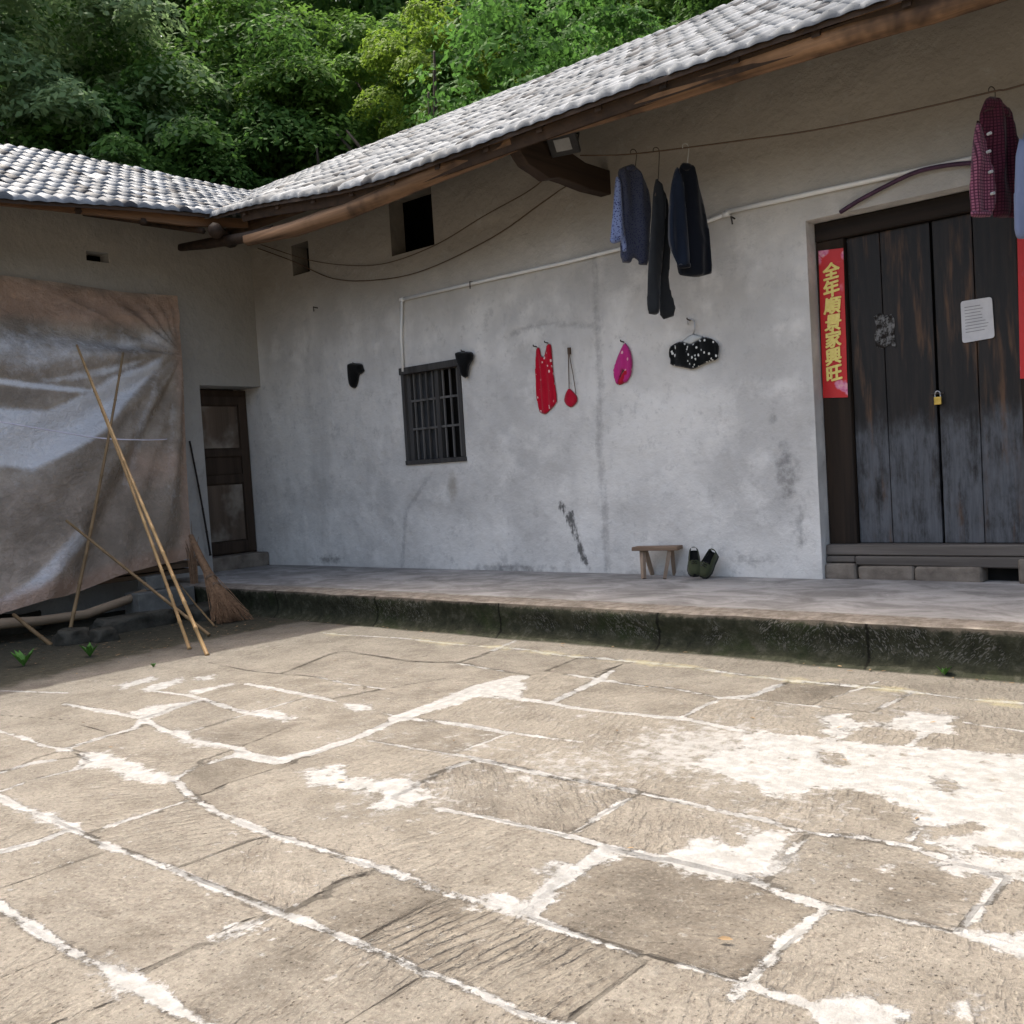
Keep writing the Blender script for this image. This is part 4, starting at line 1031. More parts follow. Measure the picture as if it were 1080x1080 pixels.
# floodlight under the eave beside the bracket
fp = hit(594, 151, 1, 7.35)
fl = empty('floodlight', tuple(fp), 'small black floodlight with a pale square panel under the eave', 'floodlight')
n = Vector((.25, -.62, -.74)).normalized(); ux_ = Vector((1, .35, 0)).normalized(); ux_ = (ux_-n*ux_.dot(n)).normalized(); uy_ = n.cross(ux_)
MB().obox(Vector(fp), ux_*.14, uy_*.115, n*.022).build('housing', M['lampbody'], fl, bevel=.008)
MB().obox(Vector(fp)+n*.024, ux_*.075, uy_*.06, n*.004).build('panel', M['lampglass'], fl)
mb = MB(); mb.tube([Vector(fp)-ux_*.135, Vector(fp)-ux_*.135-n*.12, Vector(fp)+ux_*.135-n*.12, Vector(fp)+ux_*.135], .010, 5); mb.tube([Vector(fp)-n*.12, Vector(fp)-n*.30], .012, 5); mb.build('bracket', M['lampbody'], fl)

# nails in the wall
nn = 0
for x, y, s, lab_ in ((335,325,.05,'bent dark nail high on the wall right of the corner'),(775,231,.06,'short dark clip hanging from the white conduit, above the dotted camisole')):
    p = wc(x, y, .0); mb = MB(); mb.tube([p+[0,.02,0], p+[0,-.07,.01], p+[.012,-.075,-s]], .008, 5)
    tag(mb.build('nail', M['wire']), lab_, 'nail')

# ================================================================== LAUNDRY
def wave(a, f, ph=0, g=0):
    return lambda u, v: (.8*a*math.sin(u*f*1.5+ph+v*g+1.2*mnoise.noise(Vector((u*3, v*2.2, ph)))) + .8*a*(1-abs(mnoise.noise(Vector((u*f*.30, v*2.0, ph*3+1))))*2.6)
                         + .35*a*mnoise.noise(Vector((u*f*.8, v*9, ph))))
def C6(pts): return [(640+u/5.4, 150+v/5.4) for u, v in pts]
def hanger(top, name_label, w=.20, dirv=(0, 1, 0), mat='wire', drop=.10, group='clothes hangers'):
    """a wire hanger: hook over the line and two shoulders"""
    d = Vector(dirv).normalized(); t = Vector(top)
    h = empty('hanger', tuple(t), name_label, 'hanger', group)
    mb = MB(); mb.tube([t+d*(.03*math.cos(a))+Vector((0,0,.0+.03*math.sin(a))) for a in np.linspace(-.4, math.pi, 9)]+[t-d*.03+Vector((0,0,-.03)), t+Vector((0,0,-drop))], .004, 5); mb.build('hook', M[mat], h, smooth=True)
    mb = MB(); mb.tube([t+d*w+Vector((0,0,-drop-.10)), t+Vector((0,0,-drop)), t-d*w+Vector((0,0,-drop-.10))], .009, 6); mb.build('shoulder_bar', M[mat], h, smooth=True)
    return h
NG = np.array([.86, -.51, 0])            # which way the hanging garments face
def garment(name, label, cat, hook, parts, group='clothes hung on the line'):
    """parts: (part name, outline px, material, plane offset m, front, back, fold)"""
    p0 = wl(*hook); ng = NG/np.linalg.norm(NG)
    allz = []; root = empty(name, (p0[0], p0[1], p0[2]-1.0), label, cat, group)
    for pn, outl, mat, off, fr, bk, fold in parts:
        mb = MB(); inflate(mb, outl, p0+ng*off, ng, fr, bk, .018, fold, 1, .05); mb.build(pn, M[mat], root, smooth=True)
    return root
garment('shirt', 'grey-blue patterned shirt with a sleeve coloured as lit, leftmost on the clothesline', 'shirt', (668,163), [
  ('body', C6([(62,155),(100,138),(150,122),(175,150),(215,210),(245,290),(255,400),(245,500),(242,700),(180,700),(180,675),(150,655),(135,690),(78,685),(75,500),(80,350),(68,250)]), 'c_blue', 0, .035, .03, wave(.020, 26, .4)),
  ('sleeve', C6([(52,185),(82,215),(88,350),(98,480),(120,615),(95,640),(78,560),(30,575),(18,560),(33,420),(42,280)]), 'c_bluelit', .03, .032, .02, wave(.016, 40, 1)),
  ('cuff', C6([(18,545),(78,540),(80,566),(40,580),(18,568)]), 'c_bluelit', .045, .028, .02, None),
  ('collar', C6([(100,140),(150,120),(172,150),(150,165),(112,162)]), 'c_blue', .03, .03, .03, None)])
garment('trousers', 'long charcoal trousers hanging by the waist between the two tops', 'trousers', (691,161), [
  ('left_leg'[5:], C6([(280,195),(320,255),(335,400),(320,650),(305,800),(303,965),(280,985),(228,975),(235,700),(255,420),(264,280)]), 'c_grey', 0, .05, .045, wave(.016, 30, .2, 1)),
  ('leg', C6([(285,200),(350,320),(358,500),(362,650),(350,800),(400,985),(305,1015),(296,860),(300,650),(310,420)]), 'c_grey', -.05, .05, .045, wave(.016, 28, 1.5, -1))])
garment('jacket', 'dark navy jacket with long sleeve, on a hanger right of the charcoal trousers', 'jacket', (723,156), [
  ('body', C6([(425,118),(455,128),(485,130),(520,230),(555,360),(585,520),(603,745),(570,755),(515,770),(440,762),(410,755),(398,700),(390,520),(390,300),(400,180)]), 'c_navy', 0, .045, .04, wave(.024, 24, .1)),
  ('sleeve', C6([(405,135),(435,230),(455,420),(477,700),(445,712),(410,715),(375,640),(348,570),(348,450),(362,260),(385,160)]), 'c_navylit', .05, .035, .03, wave(.020, 36, .6)),
  ('cuff', C6([(402,695),(476,683),(480,714),(445,719),(408,720)]), 'c_navy', .066, .03, .03, None),
  ('collar', C6([(425,115),(480,120),(488,150),(455,165),(425,150)]), 'c_navy', .04, .03, .03, None)])
def C5(pts): return [(990+u/5.4, 80+v/5.4) for u, v in pts]
sh = garment('shirt', 'maroon and pink plaid button shirt hanging in front of the black door', 'shirt', (1046,98), [
  ('body', C5([(262,140),(300,118),(350,140),(400,185),(412,225),(440,380),(472,540),(455,700),(442,812),(400,806),(360,812),(300,802),(293,560),(250,330),(228,230)]), 'c_plaid_shade', 0, .04, .04, wave(.024, 26, .9)),
  ('sleeve', C5([(222,235),(262,340),(292,500),(322,700),(302,795),(240,802),(183,797),(178,650),(184,480),(200,330)]), 'c_plaid', .05, .035, .03, wave(.020, 34, .3)),
  ('sleeve', C5([(400,200),(425,290),(455,420),(478,560),(472,640),(440,600),(415,440),(395,300)]), 'c_plaid_shade', -.03, .05, .05, wave(.01, 34, .3)),
  ('cuff', C5([(183,765),(306,765),(304,802),(240,808),(182,804)]), 'c_plaid', .066, .035, .03, None),
  ('collar', C5([(262,135),(300,112),(355,140),(405,190),(412,235),(370,230),(330,190),(285,195),(240,215)]), 'c_plaid_shade', .035, .03, .03, None)])
ng = NG/np.linalg.norm(NG)
for x, y in ((292,327),(288,430),(312,668),(300,545)):
    p = hitp(*C5([(x, y)])[0], wl(1046,98)+ng*.115, ng); mb = MB(); mb.tube([p-ng*.02, p+ng*.008], .011, 8); mb.build('button', M['hanger'], sh)
garment('shirt', 'pale blue shirt at the right end of the clothesline, next to the plaid shirt', 'shirt', (1098,84), [
  ('body', [(1083,128),(1098,118),(1112,130),(1130,160),(1138,220),(1134,262),(1110,270),(1082,256),(1078,200),(1076,160)], 'c_sky', -.03, .07, .06, wave(.016, 26, .5)),
  ('sleeve', [(1076,142),(1086,165),(1085,215),(1082,252),(1072,252),(1071,200),(1071,165)], 'c_sky', .05, .05, .04, wave(.010, 34, .5)),
  ('collar', [(1084,126),(1098,114),(1110,126),(1100,136),(1090,134)], 'c_sky', .03, .03, .03, None)])
hanger(wl(723,155), 'thin pale hook hanger holding the navy jacket on the line', .10, (-.51, -.86, 0), 'hanger', .19)
hanger(wl(692,159), 'dark thin wire hanger above the charcoal trousers', .035, (-.51, -.86, 0), 'wire', .30)
hanger(wl(1046,96), 'wire hanger inside the plaid shirt, hooked over the clothesline', .10, (-.51, -.86, 0), 'wire', .17)
hanger(wl(668,161), 'wire hanger inside the grey-blue patterned shirt', .10, (-.51, -.86, 0), 'wire', .18)
hanger(wl(1098,82), 'wire hanger inside the pale blue shirt at the right end', .10, (-.51, -.86, 0), 'wire', .35)

# small things on nails on the wall
def C7(pts): return [(550+u/4.696, 320+v/4.696) for u, v in pts]
def C8(pts): return [(350+u/6.353, 340+v/6.353) for u, v in pts]
NW = np.array([0, -1.0, 0])
def walled(name, label, cat, outl, mat, off, fr, fold=None, bk=.0, puff=.04, parent=None, group=None):
    mb = MB(); inflate(mb, outl, (0, D-off, 0), NW, fr, bk, .014, fold, 1, puff)
    o = mb.build(name, M[mat], parent, smooth=True); return tag(o, label, cat, group) if parent is None else o
walled('undershirt', 'red floral child\'s top with shoulder straps hanging flat on the wall', 'top', C7([(72,226),(80,216),(90,222),(98,262),(112,266),(124,212),(134,198),(147,204),(152,260),(156,330),(178,480),(165,505),(140,530),(120,550),(90,542),(80,500),(72,420),(68,300)]), 'c_red', .012, .012, wave(.014, 42, .3))
pu = empty('pouch', tuple(wc(601,420,.03)), 'small crimson cloth pouch hanging by a long cord beside the red top', 'pouch')
walled('bag', None, None, C7([(235,416),(260,440),(277,462),(276,490),(248,517),(222,505),(210,482),(216,450)]), 'c_pouch', .012, .022, wave(.008, 40), .0, .03, pu)
q0 = wc(*C7([(232,228)])[0], .03)
MB().tube([q0, wc(*C7([(234,330)])[0], .02), wc(*C7([(236,420)])[0], .03)], .0055, 5).build('cord', M['wire_brown'], pu)
MB().tube([q0, wc(*C7([(255,350)])[0], .02), wc(*C7([(270,450)])[0], .03)], .0045, 5).build('cord', M['wire_brown'], pu)
MB().box(q0[0]-.014, q0[0]+.014, D-.03, D-.002, q0[2]-.05, q0[2]+.02).build('peg', M['wire_brown'], pu)
bo = empty('bonnet', tuple(wc(656,385,.03)), 'bright pink child\'s cloth bonnet hung on the wall right of the crimson pouch', 'bonnet')
walled('crown', None, None, C7([(510,190),(530,215),(542,240),(551,290),(546,350),(520,395),(505,390),(515,340),(505,330),(490,360),(480,405),(465,395),(457,340),(465,295),(478,258)]), 'c_pink', .015, .03, wave(.014, 40, 1), .0, .035, bo)
walled('lining', None, None, C7([(525,300),(540,320),(540,355),(520,390),(500,400),(482,406),(478,385),(495,355),(510,330)]), 'c_pouch', .006, .035, None, .0, .03, bo)
ca = empty('camisole', tuple(wc(731,370,.04)), 'black camisole with white dots on a small hanger on the wall', 'camisole')
walled('bodice', None, None, C7([(733,216),(760,198),(790,187),(835,206),(870,185),(905,164),(950,177),(979,206),(976,245),(973,278),(910,295),(850,328),(800,316),(735,305),(738,280),(729,258)]), 'c_dots', .03, .02, wave(.012, 30, .6), .0, .05, ca)
hg = empty('hanger', tuple(wc(732,350,.03)), 'pale plastic child\'s hanger on a nail holding the dotted camisole', 'hanger', 'clothes hangers')
walled('shoulder_bar', None, None, C7([(792,190),(830,160),(852,150),(880,158),(905,168),(870,190),(838,208),(800,196)]), 'hanger', .012, .02, None, .0, .03, hg)
MB().tube([wc(*C7([(p_)])[0], .025) for p_ in ((826,105),(822,90),(832,78),(850,80),(858,95),(856,130),(850,155))], .006, 6).build('hook', M['steel'], hg, smooth=True)
walled('cloth_shoe', 'black cloth shoe hung toe down on the wall left of the window', 'shoe', C8([(113,278),(130,272),(195,274),(208,285),(214,310),(222,325),(205,342),(185,352),(178,400),(165,438),(145,444),(128,425),(118,370)]), 'c_black', .01, .07, None, .0, .03)
walled('cloth_shoe', 'black cloth shoe hung toe down over the window\'s upper right corner', 'shoe', C8([(834,205),(850,196),(935,196),(950,210),(948,250),(925,285),(916,330),(914,365),(890,374),(872,350),(864,310),(845,265)]), 'c_black', .04, .075, None, .0, .03)

for x, y, lab_ in ((566,366,'small dark nail under the left strap of the red floral top'),(578,362,'small dark nail under the right strap of the red floral top'),(658,361,'small dark nail above the pink bonnet'),(376,384,'small dark nail above the black shoe left of the window'),(490,371,'small dark nail above the black shoe over the window corner'),(728,338,'bent nail that the small camisole hanger hooks on')):
    p = wc(x, y, 0.0); tag(MB().tube([p+[0,.02,0], p+[0,-.055,.006], p+[0,-.06,.022]], .007, 6).build('nail', M['wire']), lab_, 'nail')
NS = np.array([0, -1.0, 0]); mb = MB()
inflate(mb, [(921,334),(928,330),(934,333),(940,331),(944,338),(943,352),(945,366),(938,364),(931,368),(924,366),(922,354),(925,346)], (0, YD+.022, 0), NS, .003, 0, .012, wave(.002, 60), 0, .02)
tag(mb.build('paper_scrap', M['scrap']), 'torn greyish paper remnant on the left leaf of the black door', 'paper scrap')
# ================================================================== STOOL, SHOES
def F(px, py): return hit(px, py, 2, PZ)
fl_, fr_ = F(679, 610.5), F(701, 610.5); bl_, br_ = F(688, 606), F(711, 606.5)
zt = PZ+.265
ctr = (fl_+fr_+bl_+br_)/4
st = empty('stool', (ctr[0], ctr[1], PZ), 'low wooden stool with splayed legs on the porch beside the green shoes', 'stool')
xd_ = (fr_-fl_); xd_[2] = 0; L = np.linalg.norm(xd_); xd_ /= L; yd_ = np.array([-xd_[1], xd_[0], 0])
MB().obox((ctr[0], ctr[1], zt+.018), Vector(xd_)*.235, Vector(yd_)*.085, Vector((0,0,.018))).build('seat', M['stool'], st, bevel=.007, jitter=.003, wseg=2)
for p, sx, sy in ((fl_, -1, -1), (fr_, 1, -1), (bl_, -1, 1), (br_, 1, 1)):
    t = np.array([ctr[0], ctr[1], zt])+xd_*(sx*.14)+yd_*(sy*.035)
    MB().tube([(p[0], p[1], PZ+.002), t], [.026, .030], 4, flat=.8).build('leg', M['stool_leg'], st)

def shoe(name, loc, rz, tilt, label, roll=0.0):
    """a canvas shoe: sole, upper with an open top, toe along local -y"""
    root = empty(name, loc, label, 'shoe', 'green canvas shoes on the porch')
    sec = [(-.135,.012,.030),(-.125,.032,.044),(-.10,.044,.055),(-.06,.050,.066),(-.02,.047,.082),(.03,.040,.092),(.08,.038,.092),(.115,.034,.094),(.13,.020,.090)]
    up = []
    for y, w, h in sec:
        r = []
        for k in range(15):
            t = math.pi*k/14; cx = math.cos(t); sz = math.sin(t)
            r.append((math.copysign(abs(cx)**.7, cx)*w, y, .016+(abs(sz)**.6)*h*(1 if y < -.03 else 1)))
        up.append(r)
    up2 = [[p for p in r] for r in up]
    mb = MB(); mb.grid(up); u = mb
    # open collar: drop the top faces at the rear and line the inside
    nj = 15; keep = []
    for idx, f in enumerate(u.f):
        i, j = divmod(idx, nj-1)
        if i >= 4 and i <= 6 and 4 <= j <= 9: continue
        keep.append(f)
    u.f = keep; u.mi = [0]*len(keep)
    mb.add([(0,-.137,.016)], [])
    so = MB()
    for z0, z1, g in ((0, .02, 1.06),):
        ring = [(w*s*g, y, 0) for s in (1,) for y, w, h in sec]+[(-w*g, y, 0) for y, w, h in reversed(sec)]
        n = len(ring); so.add([(x, y, z0) for x, y, _ in ring]+[(x, y, z1) for x, y, _ in ring], [tuple(range(n)), tuple(range(2*n-1, n-1, -1))]+[(i, (i+1) % n, n+(i+1) % n, n+i) for i in range(n)])
    li = MB(); li.grid([[(x*.90, y, .02+(z-.02)*.55) for x, y, z in r] for r in up2[3:8]])
    la = MB()
    for y in (-.055, -.035, -.015): la.tube([(-.02, y, .016+.078), (0, y, .016+.088), (.02, y, .016+.078)], .004, 4)
    rot = Matrix.Rotation(rz, 4, 'Z') @ Matrix.Rotation(tilt, 4, 'X') @ Matrix.Rotation(roll, 4, 'Y')
    L_ = Vector(loc)
    for b, nm, mt in ((u, 'upper', 'c_green'), (so, 'sole', 'rubber'), (li, 'lining', 'c_black'), (la, 'lace', 'c_black')):
        b.v = [tuple(rot @ (Vector((v[0]*1.35, v[1]*1.02, v[2]*1.1))) + L_) for v in b.v]; b.build(nm, M[mt], root, smooth=(nm != 'sole'))
    return root
pA = F(734, 611); pB = F(748, 607)
shoe('canvas_shoe', (pA[0]-.05, D-.175, PZ+.125), R(30), R(48), 'green canvas shoe nearer the stool, its toe pointing to the courtyard')
o_ = shoe('canvas_shoe', (pB[0]+.10, D-.135, PZ+.118), R(-24), R(52), 'green canvas shoe leaning sideways on the wall, farther from the stool', R(34))

# ================================================================== PLASTIC SHEET, POLES, RACK
nu, nv = 150, 150
top = [hit(x, y, 0, WX+.06) for x, y in ((-260,262),(-120,275),(0,290),(70,299),(130,308),(187,312))]
bot = [hit(x, y, 0, xx) for x, y, xx in ((-260,705,-10.15),(-120,672,-10.3),(0,648,-10.45),(70,628,-10.5),(130,606,-10.6),(202,588,-10.85))]
def lerp_poly(P, t):
    s = t*(len(P)-1); i = min(int(s), len(P)-2); return P[i]+(P[i+1]-P[i])*(s-i)
Pg = np.zeros((nu+1, nv+1, 3)); fold_shine = np.zeros((nu+1, nv+1)); tan = np.zeros((nu+1, nv+1))
nrm_ = np.array([.95, 0, .28])
# folds in sheet coordinates radiate from the tied point near the right edge
for i in range(nu+1):
    for j in range(nv+1):
        u, v = i/nu, j/nv
        p = lerp_poly(top, u)*(1-v)+lerp_poly(bot, u)*v
        p = p+nrm_*(.16*math.sin(math.pi*v)*math.sin(math.pi*min(1, (1-u)*1.3+.15))-.10*v*(1-v))
        # right edge pulls in a little
        s = hit(0, 0, 0, 0)*0
        dx, dy = (1-u)*1.7*1.6, (v-.24)*1.9   # from the tie point
        a = math.atan2(dy, dx+1e-4); r = math.hypot(dx, dy)
        k = min(1, r*1.3)*math.exp(-r*.16)
        f = .085*math.sin(a*10+.6)*k*(1 if -.3 < a < 1.5 else .3) + .045*math.sin(a*23+r)*k
        f += .05*mnoise.noise(Vector((u*5, v*4, 3)))+.018*mnoise.noise(Vector((u*18, v*14, 8)))
        f += .035*math.sin(v*40+u*5)*math.exp(-((v-.10)/.06)**2)*.6 + .05*math.sin(u*26+v*6)*max(0, (v-.8)/.2)
        Pg[i, j] = p+nrm_*f*min(1, v*8)
        sag_ = 0
        tan[i, j] = max(math.exp(-((v-.07)/.085)**2), .9*math.exp(-((1-v)/.07)**2), .75*math.exp(-((1-u)/.05)**2), .42*min(1, max(0, (v-.52)/.15)), .6*math.exp(-((v-.66)/.14)**2)*(u > .8))
# highlights and reflections of the folds, painted as whitish polygons on the sheet
dv_ = Pg.reshape(-1, 3)-EYE; zz_ = dv_ @ FW; SX = (540+FOC*(dv_ @ RT)/zz_).reshape(fold_shine.shape); SY = (540-FOC*(dv_ @ UP)/zz_).reshape(fold_shine.shape)
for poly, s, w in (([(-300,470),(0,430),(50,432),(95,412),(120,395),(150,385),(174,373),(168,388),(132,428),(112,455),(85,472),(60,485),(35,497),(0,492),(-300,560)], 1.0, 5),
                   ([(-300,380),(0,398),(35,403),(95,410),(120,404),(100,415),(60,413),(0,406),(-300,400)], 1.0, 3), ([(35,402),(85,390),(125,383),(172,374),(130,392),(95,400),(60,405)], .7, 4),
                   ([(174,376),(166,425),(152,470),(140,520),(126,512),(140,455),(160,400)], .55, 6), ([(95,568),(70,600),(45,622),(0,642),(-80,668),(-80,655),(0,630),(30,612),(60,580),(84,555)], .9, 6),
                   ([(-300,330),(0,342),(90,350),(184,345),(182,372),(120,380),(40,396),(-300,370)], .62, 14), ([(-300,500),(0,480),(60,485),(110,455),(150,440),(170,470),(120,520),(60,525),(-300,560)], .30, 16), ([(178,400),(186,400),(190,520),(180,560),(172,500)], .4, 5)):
    d_ = sdf_poly(SX, SY, poly); fold_shine = np.maximum(fold_shine, s*np.clip(.5-d_/(2*w), 0, 1))
tb = (float(Pg[:,:,0].min()), float(Pg[:,:,1].mean()), .3)
sheet(np.arange(nu+1), np.arange(nv+1), None, lambda a, b: Pg.reshape(-1, 3), dict(fold_shine=fold_shine, tan=tan), 'plastic_sheet', M['tarp'], None, tb, smooth=True)
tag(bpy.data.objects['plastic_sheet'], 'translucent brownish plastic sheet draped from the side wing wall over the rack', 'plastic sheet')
# string that ties the sheet down
s_ = lambda x, y: hit(x, y, 0, -10.72)
cable('string', [s_(-120,424),s_(0,445),s_(60,455),s_(105,462),s_(150,464),hit(184,463,0,-11.2)], .008, M['string'], 'thin white string tied across the plastic sheet', 'string')
# things stored behind the sheet
zz = .42
for k, (y0, y1, th, z0) in enumerate(((2.6, 6.6, .06, .42), (2.9, 6.75, .07, .49), (2.4, 6.4, .06, .57))):
    MB().box(-11.45+.04*k, -10.95+.03*k, y0, y1, z0, z0+th-.008).build('plank', M['plank'], bevel=.005, jitter=.006)
    o = bpy.data.objects['plank' if k == 0 else 'plank.%03d' % k]
    tag(o, ('bottom old plank stacked on the rack under the plastic sheet', 'middle old plank of the stack under the plastic sheet', 'top old plank of the stack under the plastic sheet')[k], 'plank', 'planks stored under the sheet')
# rack: long bare pole on blocks
rp = [hit(x, y, 0, xx)for x, y, xx in ((-160,668,-10.3),(-60,662,-10.35),(0,658,-10.4),(40,655,-10.45),(90,648,-10.5),(130,634,-10.6),(160,622,-10.7))]
tag(MB().tube(rp, [.06,.058,.056,.054,.052,.050,.045], 10, jit=.06).build('rack_pole', M['pole'], smooth=True), 'thick bare pole lying along the bottom edge of the plastic sheet', 'pole')
def rock(name, c, s, label, mat='rock', cat='rock', seed=0):
    bm = bmesh.new(); bmesh.ops.create_icosphere(bm, subdivisions=3, radius=1)
    for v in bm.verts:
        d = v.co.normalized(); k = 1+.35*mnoise.noise(d*1.3+Vector((seed*3.1, 0, 0)))+.12*mnoise.noise(d*3.5+Vector((seed, 5, 0)))
        q = Vector((max(-.75, min(.75, d.x)), max(-.75, min(.75, d.y)), max(-.7, min(.7, d.z))))*1.35*k
        v.co = Vector((q.x*s[0], q.y*s[1], q.z*s[2]))
    me = bpy.data.meshes.new(name); bm.to_mesh(me); bm.free(); me.materials.append(M[mat]); me.polygons.foreach_set('use_smooth', [True]*len(me.polygons))
    o = bpy.data.objects.new(name, me); COL.objects.link(o); o.location = Vector(c); return tag(o, label, cat)
bc = hit(178, 640, 0, -10.55)
def block(c, sx, sy, z0, z1, label):
    o = MB().box(c[0]-sx, c[0]+sx, c[1]-sy, c[1]+sy, z0, z1).build('cement_block', M['block'], bevel=.012, jitter=.008, wseg=2); return tag(o, label, 'block')
b1 = hit(178, 644, 0, -10.45)
block((-10.62, b1[1]), .16, .36, .02, .30, 'grey cement block under the right end of the rack pole')
block((-10.72, hit(165,610,0,-10.6)[1]), .10, .12, .31, .47, 'small pale block standing on the grey cement block')
for k, (x, y, r, lab_) in enumerate(((150,664,(.16,.4,.10),'long low mossy rock in front of the cement block'),(85,680,(.12,.14,.09),'small grey rock in the dark below the rack pole'),(118,677,(.10,.11,.08),'small rock between the leaning bamboo poles'),(20,668,(.2,.3,.12),'dark rock under the left part of the rack'),(225,652,(.25,.25,.10),'flat stone behind the twig broom'))):
    p = hit(x, y, 2, 0); rock('rock', (p[0]-.15, p[1], r[2]*.6), r, lab_, 'rock', 'rock', k+1)

def bamboo(a, b, r0, r1, mat, label, group='bamboo poles leaning on the plastic sheet', name='bamboo_pole'):
    a, b = Vector(a), Vector(b); L = (b-a).length; n = max(4, int(L/.28)); pts = []; rs = []
    sag = Vector((random.uniform(-1,1), random.uniform(-1,1), 0))*.012*L
    for i in range(n):
        for t, k in ((i/n, 1.0), ((i+.04)/n, 1.30), ((i+.08)/n, 1.0)):
            p = a.lerp(b, t)+sag*math.sin(math.pi*t); pts.append(p); rs.append((r0+(r1-r0)*t)*k)
    pts.append(b); rs.append(r1)
    # build with its length along local z so the grain follows the pole
    mb = MB(); mb.tube(pts, rs, 8); o = mb.build(name, M[mat], smooth=True)
    return tag(o, label, 'pole' if 'stick' not in name else 'stick', group)
g1 = hit(219, 692, 2, 0.0); g2 = hit(200, 685, 2, 0.0)
bamboo(g1, hit(81, 364, 0, -10.35), .018, .012, 'bamboo', 'longest pale bamboo pole, its foot nearest the sunlit paving')
bamboo(g2, hit(84, 372, 0, -10.38), .017, .012, 'bamboo', 'pale bamboo pole just left of the longest one')
bamboo(hit(71, 678, 0, -9.9), hit(130, 372, 0, -10.55), .020, .013, 'bamboo_dk', 'brown weathered bamboo pole crossing behind the pale pair')
bamboo(hit(221, 670, 2, .02), hit(70, 549, 0, -10.15), .016, .014, 'bamboo_dk', 'short bamboo pole lying diagonally low across the sheet')
bamboo(hit(55, 681, 0, -9.8), hit(14, 648, 0, -10.3), .022, .018, 'bamboo_dk', 'short broken stick poking out below the rack pole at left', None, 'stick')
bamboo(hit(222, 586, 0, -11.5), hit(200, 465, 0, WX+.03), .014, .012, 'lintel', 'thin dark rod leaning on the wall left of the old door', None, 'stick')
bamboo(hit(226, 660, 2, .02), hit(190, 617, 0, -10.2), .010, .008, 'bamboo_dk', 'thin pale stick leaning between the long pole and the broom', None, 'stick')

# twig broom, head down
bh = hit(247, 657, 2, .0); bt = hit(212, 590, 0, -9.95); br = empty('broom', tuple(bh), 'bundled twig broom leaning head down against the porch corner', 'broom')
bh = Vector(bh); bt = Vector(bt); ax = (bt-bh).normalized(); sd = ax.cross(Vector((0,0,1))).normalized(); fd = sd.cross(ax)
hd = MB(); hd.tube([bh+ax*(bt-bh).length*.55, bt, bt+ax*.25+Vector((-.05,0,.12))], [.055, .04, .025], 8, jit=.2); hd.build('handle', M['twig'], br, smooth=True)
tw = MB()
for k in range(240):
    a = random.uniform(0, 2*math.pi); r = math.sqrt(random.random()); L = (bt-bh).length*random.uniform(.55, .8)
    s0 = bh+ax*L+(sd*math.cos(a)+fd*math.sin(a))*.05*r
    e0 = bh+(sd*math.cos(a)*.23+fd*math.sin(a)*.12)*r+ax*random.uniform(-.02, .12)*r
    e0.z = max(e0.z, .01); mid = s0.lerp(e0, .5)+(sd*math.cos(a)+fd*math.sin(a))*(-.03)*r+Vector((random.uniform(-.02,.02),)*3)
    tw.tube([s0, mid, e0], [.006, .0045, .002], 4, cap=False)
tw.build('bristle', M['twig'], br)
bi = MB()
for t in (.55, .68): 
    c = bh+ax*(bt-bh).length*t; bi.tube([c-ax*.018, c+ax*.018], .065, 10)
bi.build('binding', M['plank'], br)
# dead brush behind the broom
tw = MB(); base = Vector(hit(205, 610, 0, -10.6)); tip = Vector(hit(199, 552, 0, -11.0))
for k in range(30):
    j = Vector((random.uniform(-.12,.12), random.uniform(-.08,.08), random.uniform(-.3,.05)))
    tw.tube([base+Vector((0,0,-.35))+j*.3, base.lerp(tip, .5)+j*.5, base.lerp(tip, random.uniform(.6,1.1))+j], [.008, .006, .002], 4, cap=False)
tag(tw.build('brushwood', M['twig']), 'bundle of dark dry twigs standing behind the broom', 'brushwood')

# ================================================================== LITTER AND WEEDS
lv = MB()
def leaflet(p, s, rz, tilt):
    m_ = Matrix.Rotation(rz, 3, 'Z') @ Matrix.Rotation(tilt, 3, 'X')
    pts = [Vector((-1,0,0)), Vector((-.3,.35,.12)), Vector((.5,.28,.1)), Vector((1,0,.02)), Vector((.5,-.28,.1)), Vector((-.3,-.35,.12))]
    lv.add([m_ @ (q*s)+Vector(p) for q in pts], [(0,1,2,3),(0,3,4,5)])
for k in range(420):
    if k < 345 and k > 94: x, y = random.uniform(-10.8, -8.2), random.uniform(3.4, 6.2)
    elif k < 95: x, y = random.uniform(-10.6, -7.9), random.uniform(3.6, 6.2)
    elif k < 400: x, y = random.uniform(-9.5, -.5), PY-.10+random.gauss(0, .06)
    else: x, y = random.uniform(-7, -.6), random.uniform(2.2, 6)
    leaflet((x, y, .012), random.uniform(.010, .026), random.uniform(0, 6.3), random.uniform(-.2, .2))
p = G(765, 995); leaflet((p[0], p[1], .014), .024, .4, .3)
tag(lv.build('leaf_litter', M['deadleaf'], origin=(0,0,0)), 'scattered dry leaves and chips on the courtyard paving', 'leaf litter', None, 'stuff')
def weed(x, y, n, s, label):
    p = hit(x, y, 2, 0.0); mb = MB()
    for k in range(n):
        a = random.uniform(0, 6.3); h = random.uniform(.4, 1)*s; o = Vector((math.cos(a), math.sin(a), 0)); c = Vector((p[0], p[1], 0))
        t = c+o*h*.7+Vector((0,0,h)); w = Vector((-o.y, o.x, 0))*h*.15
        mb.add([c, c.lerp(t, .55)+w+Vector((0,0,h*.15)), t, c.lerp(t, .55)-w+Vector((0,0,h*.15))], [(0,1,2,3)])
    tag(mb.build('weed', M['weed']), label, 'weed')
weed(95, 693, 34, .13, 'small green weed in the shade under the rack pole')
weed(25, 703, 40, .15, 'leafy weed at the left edge below the rack')
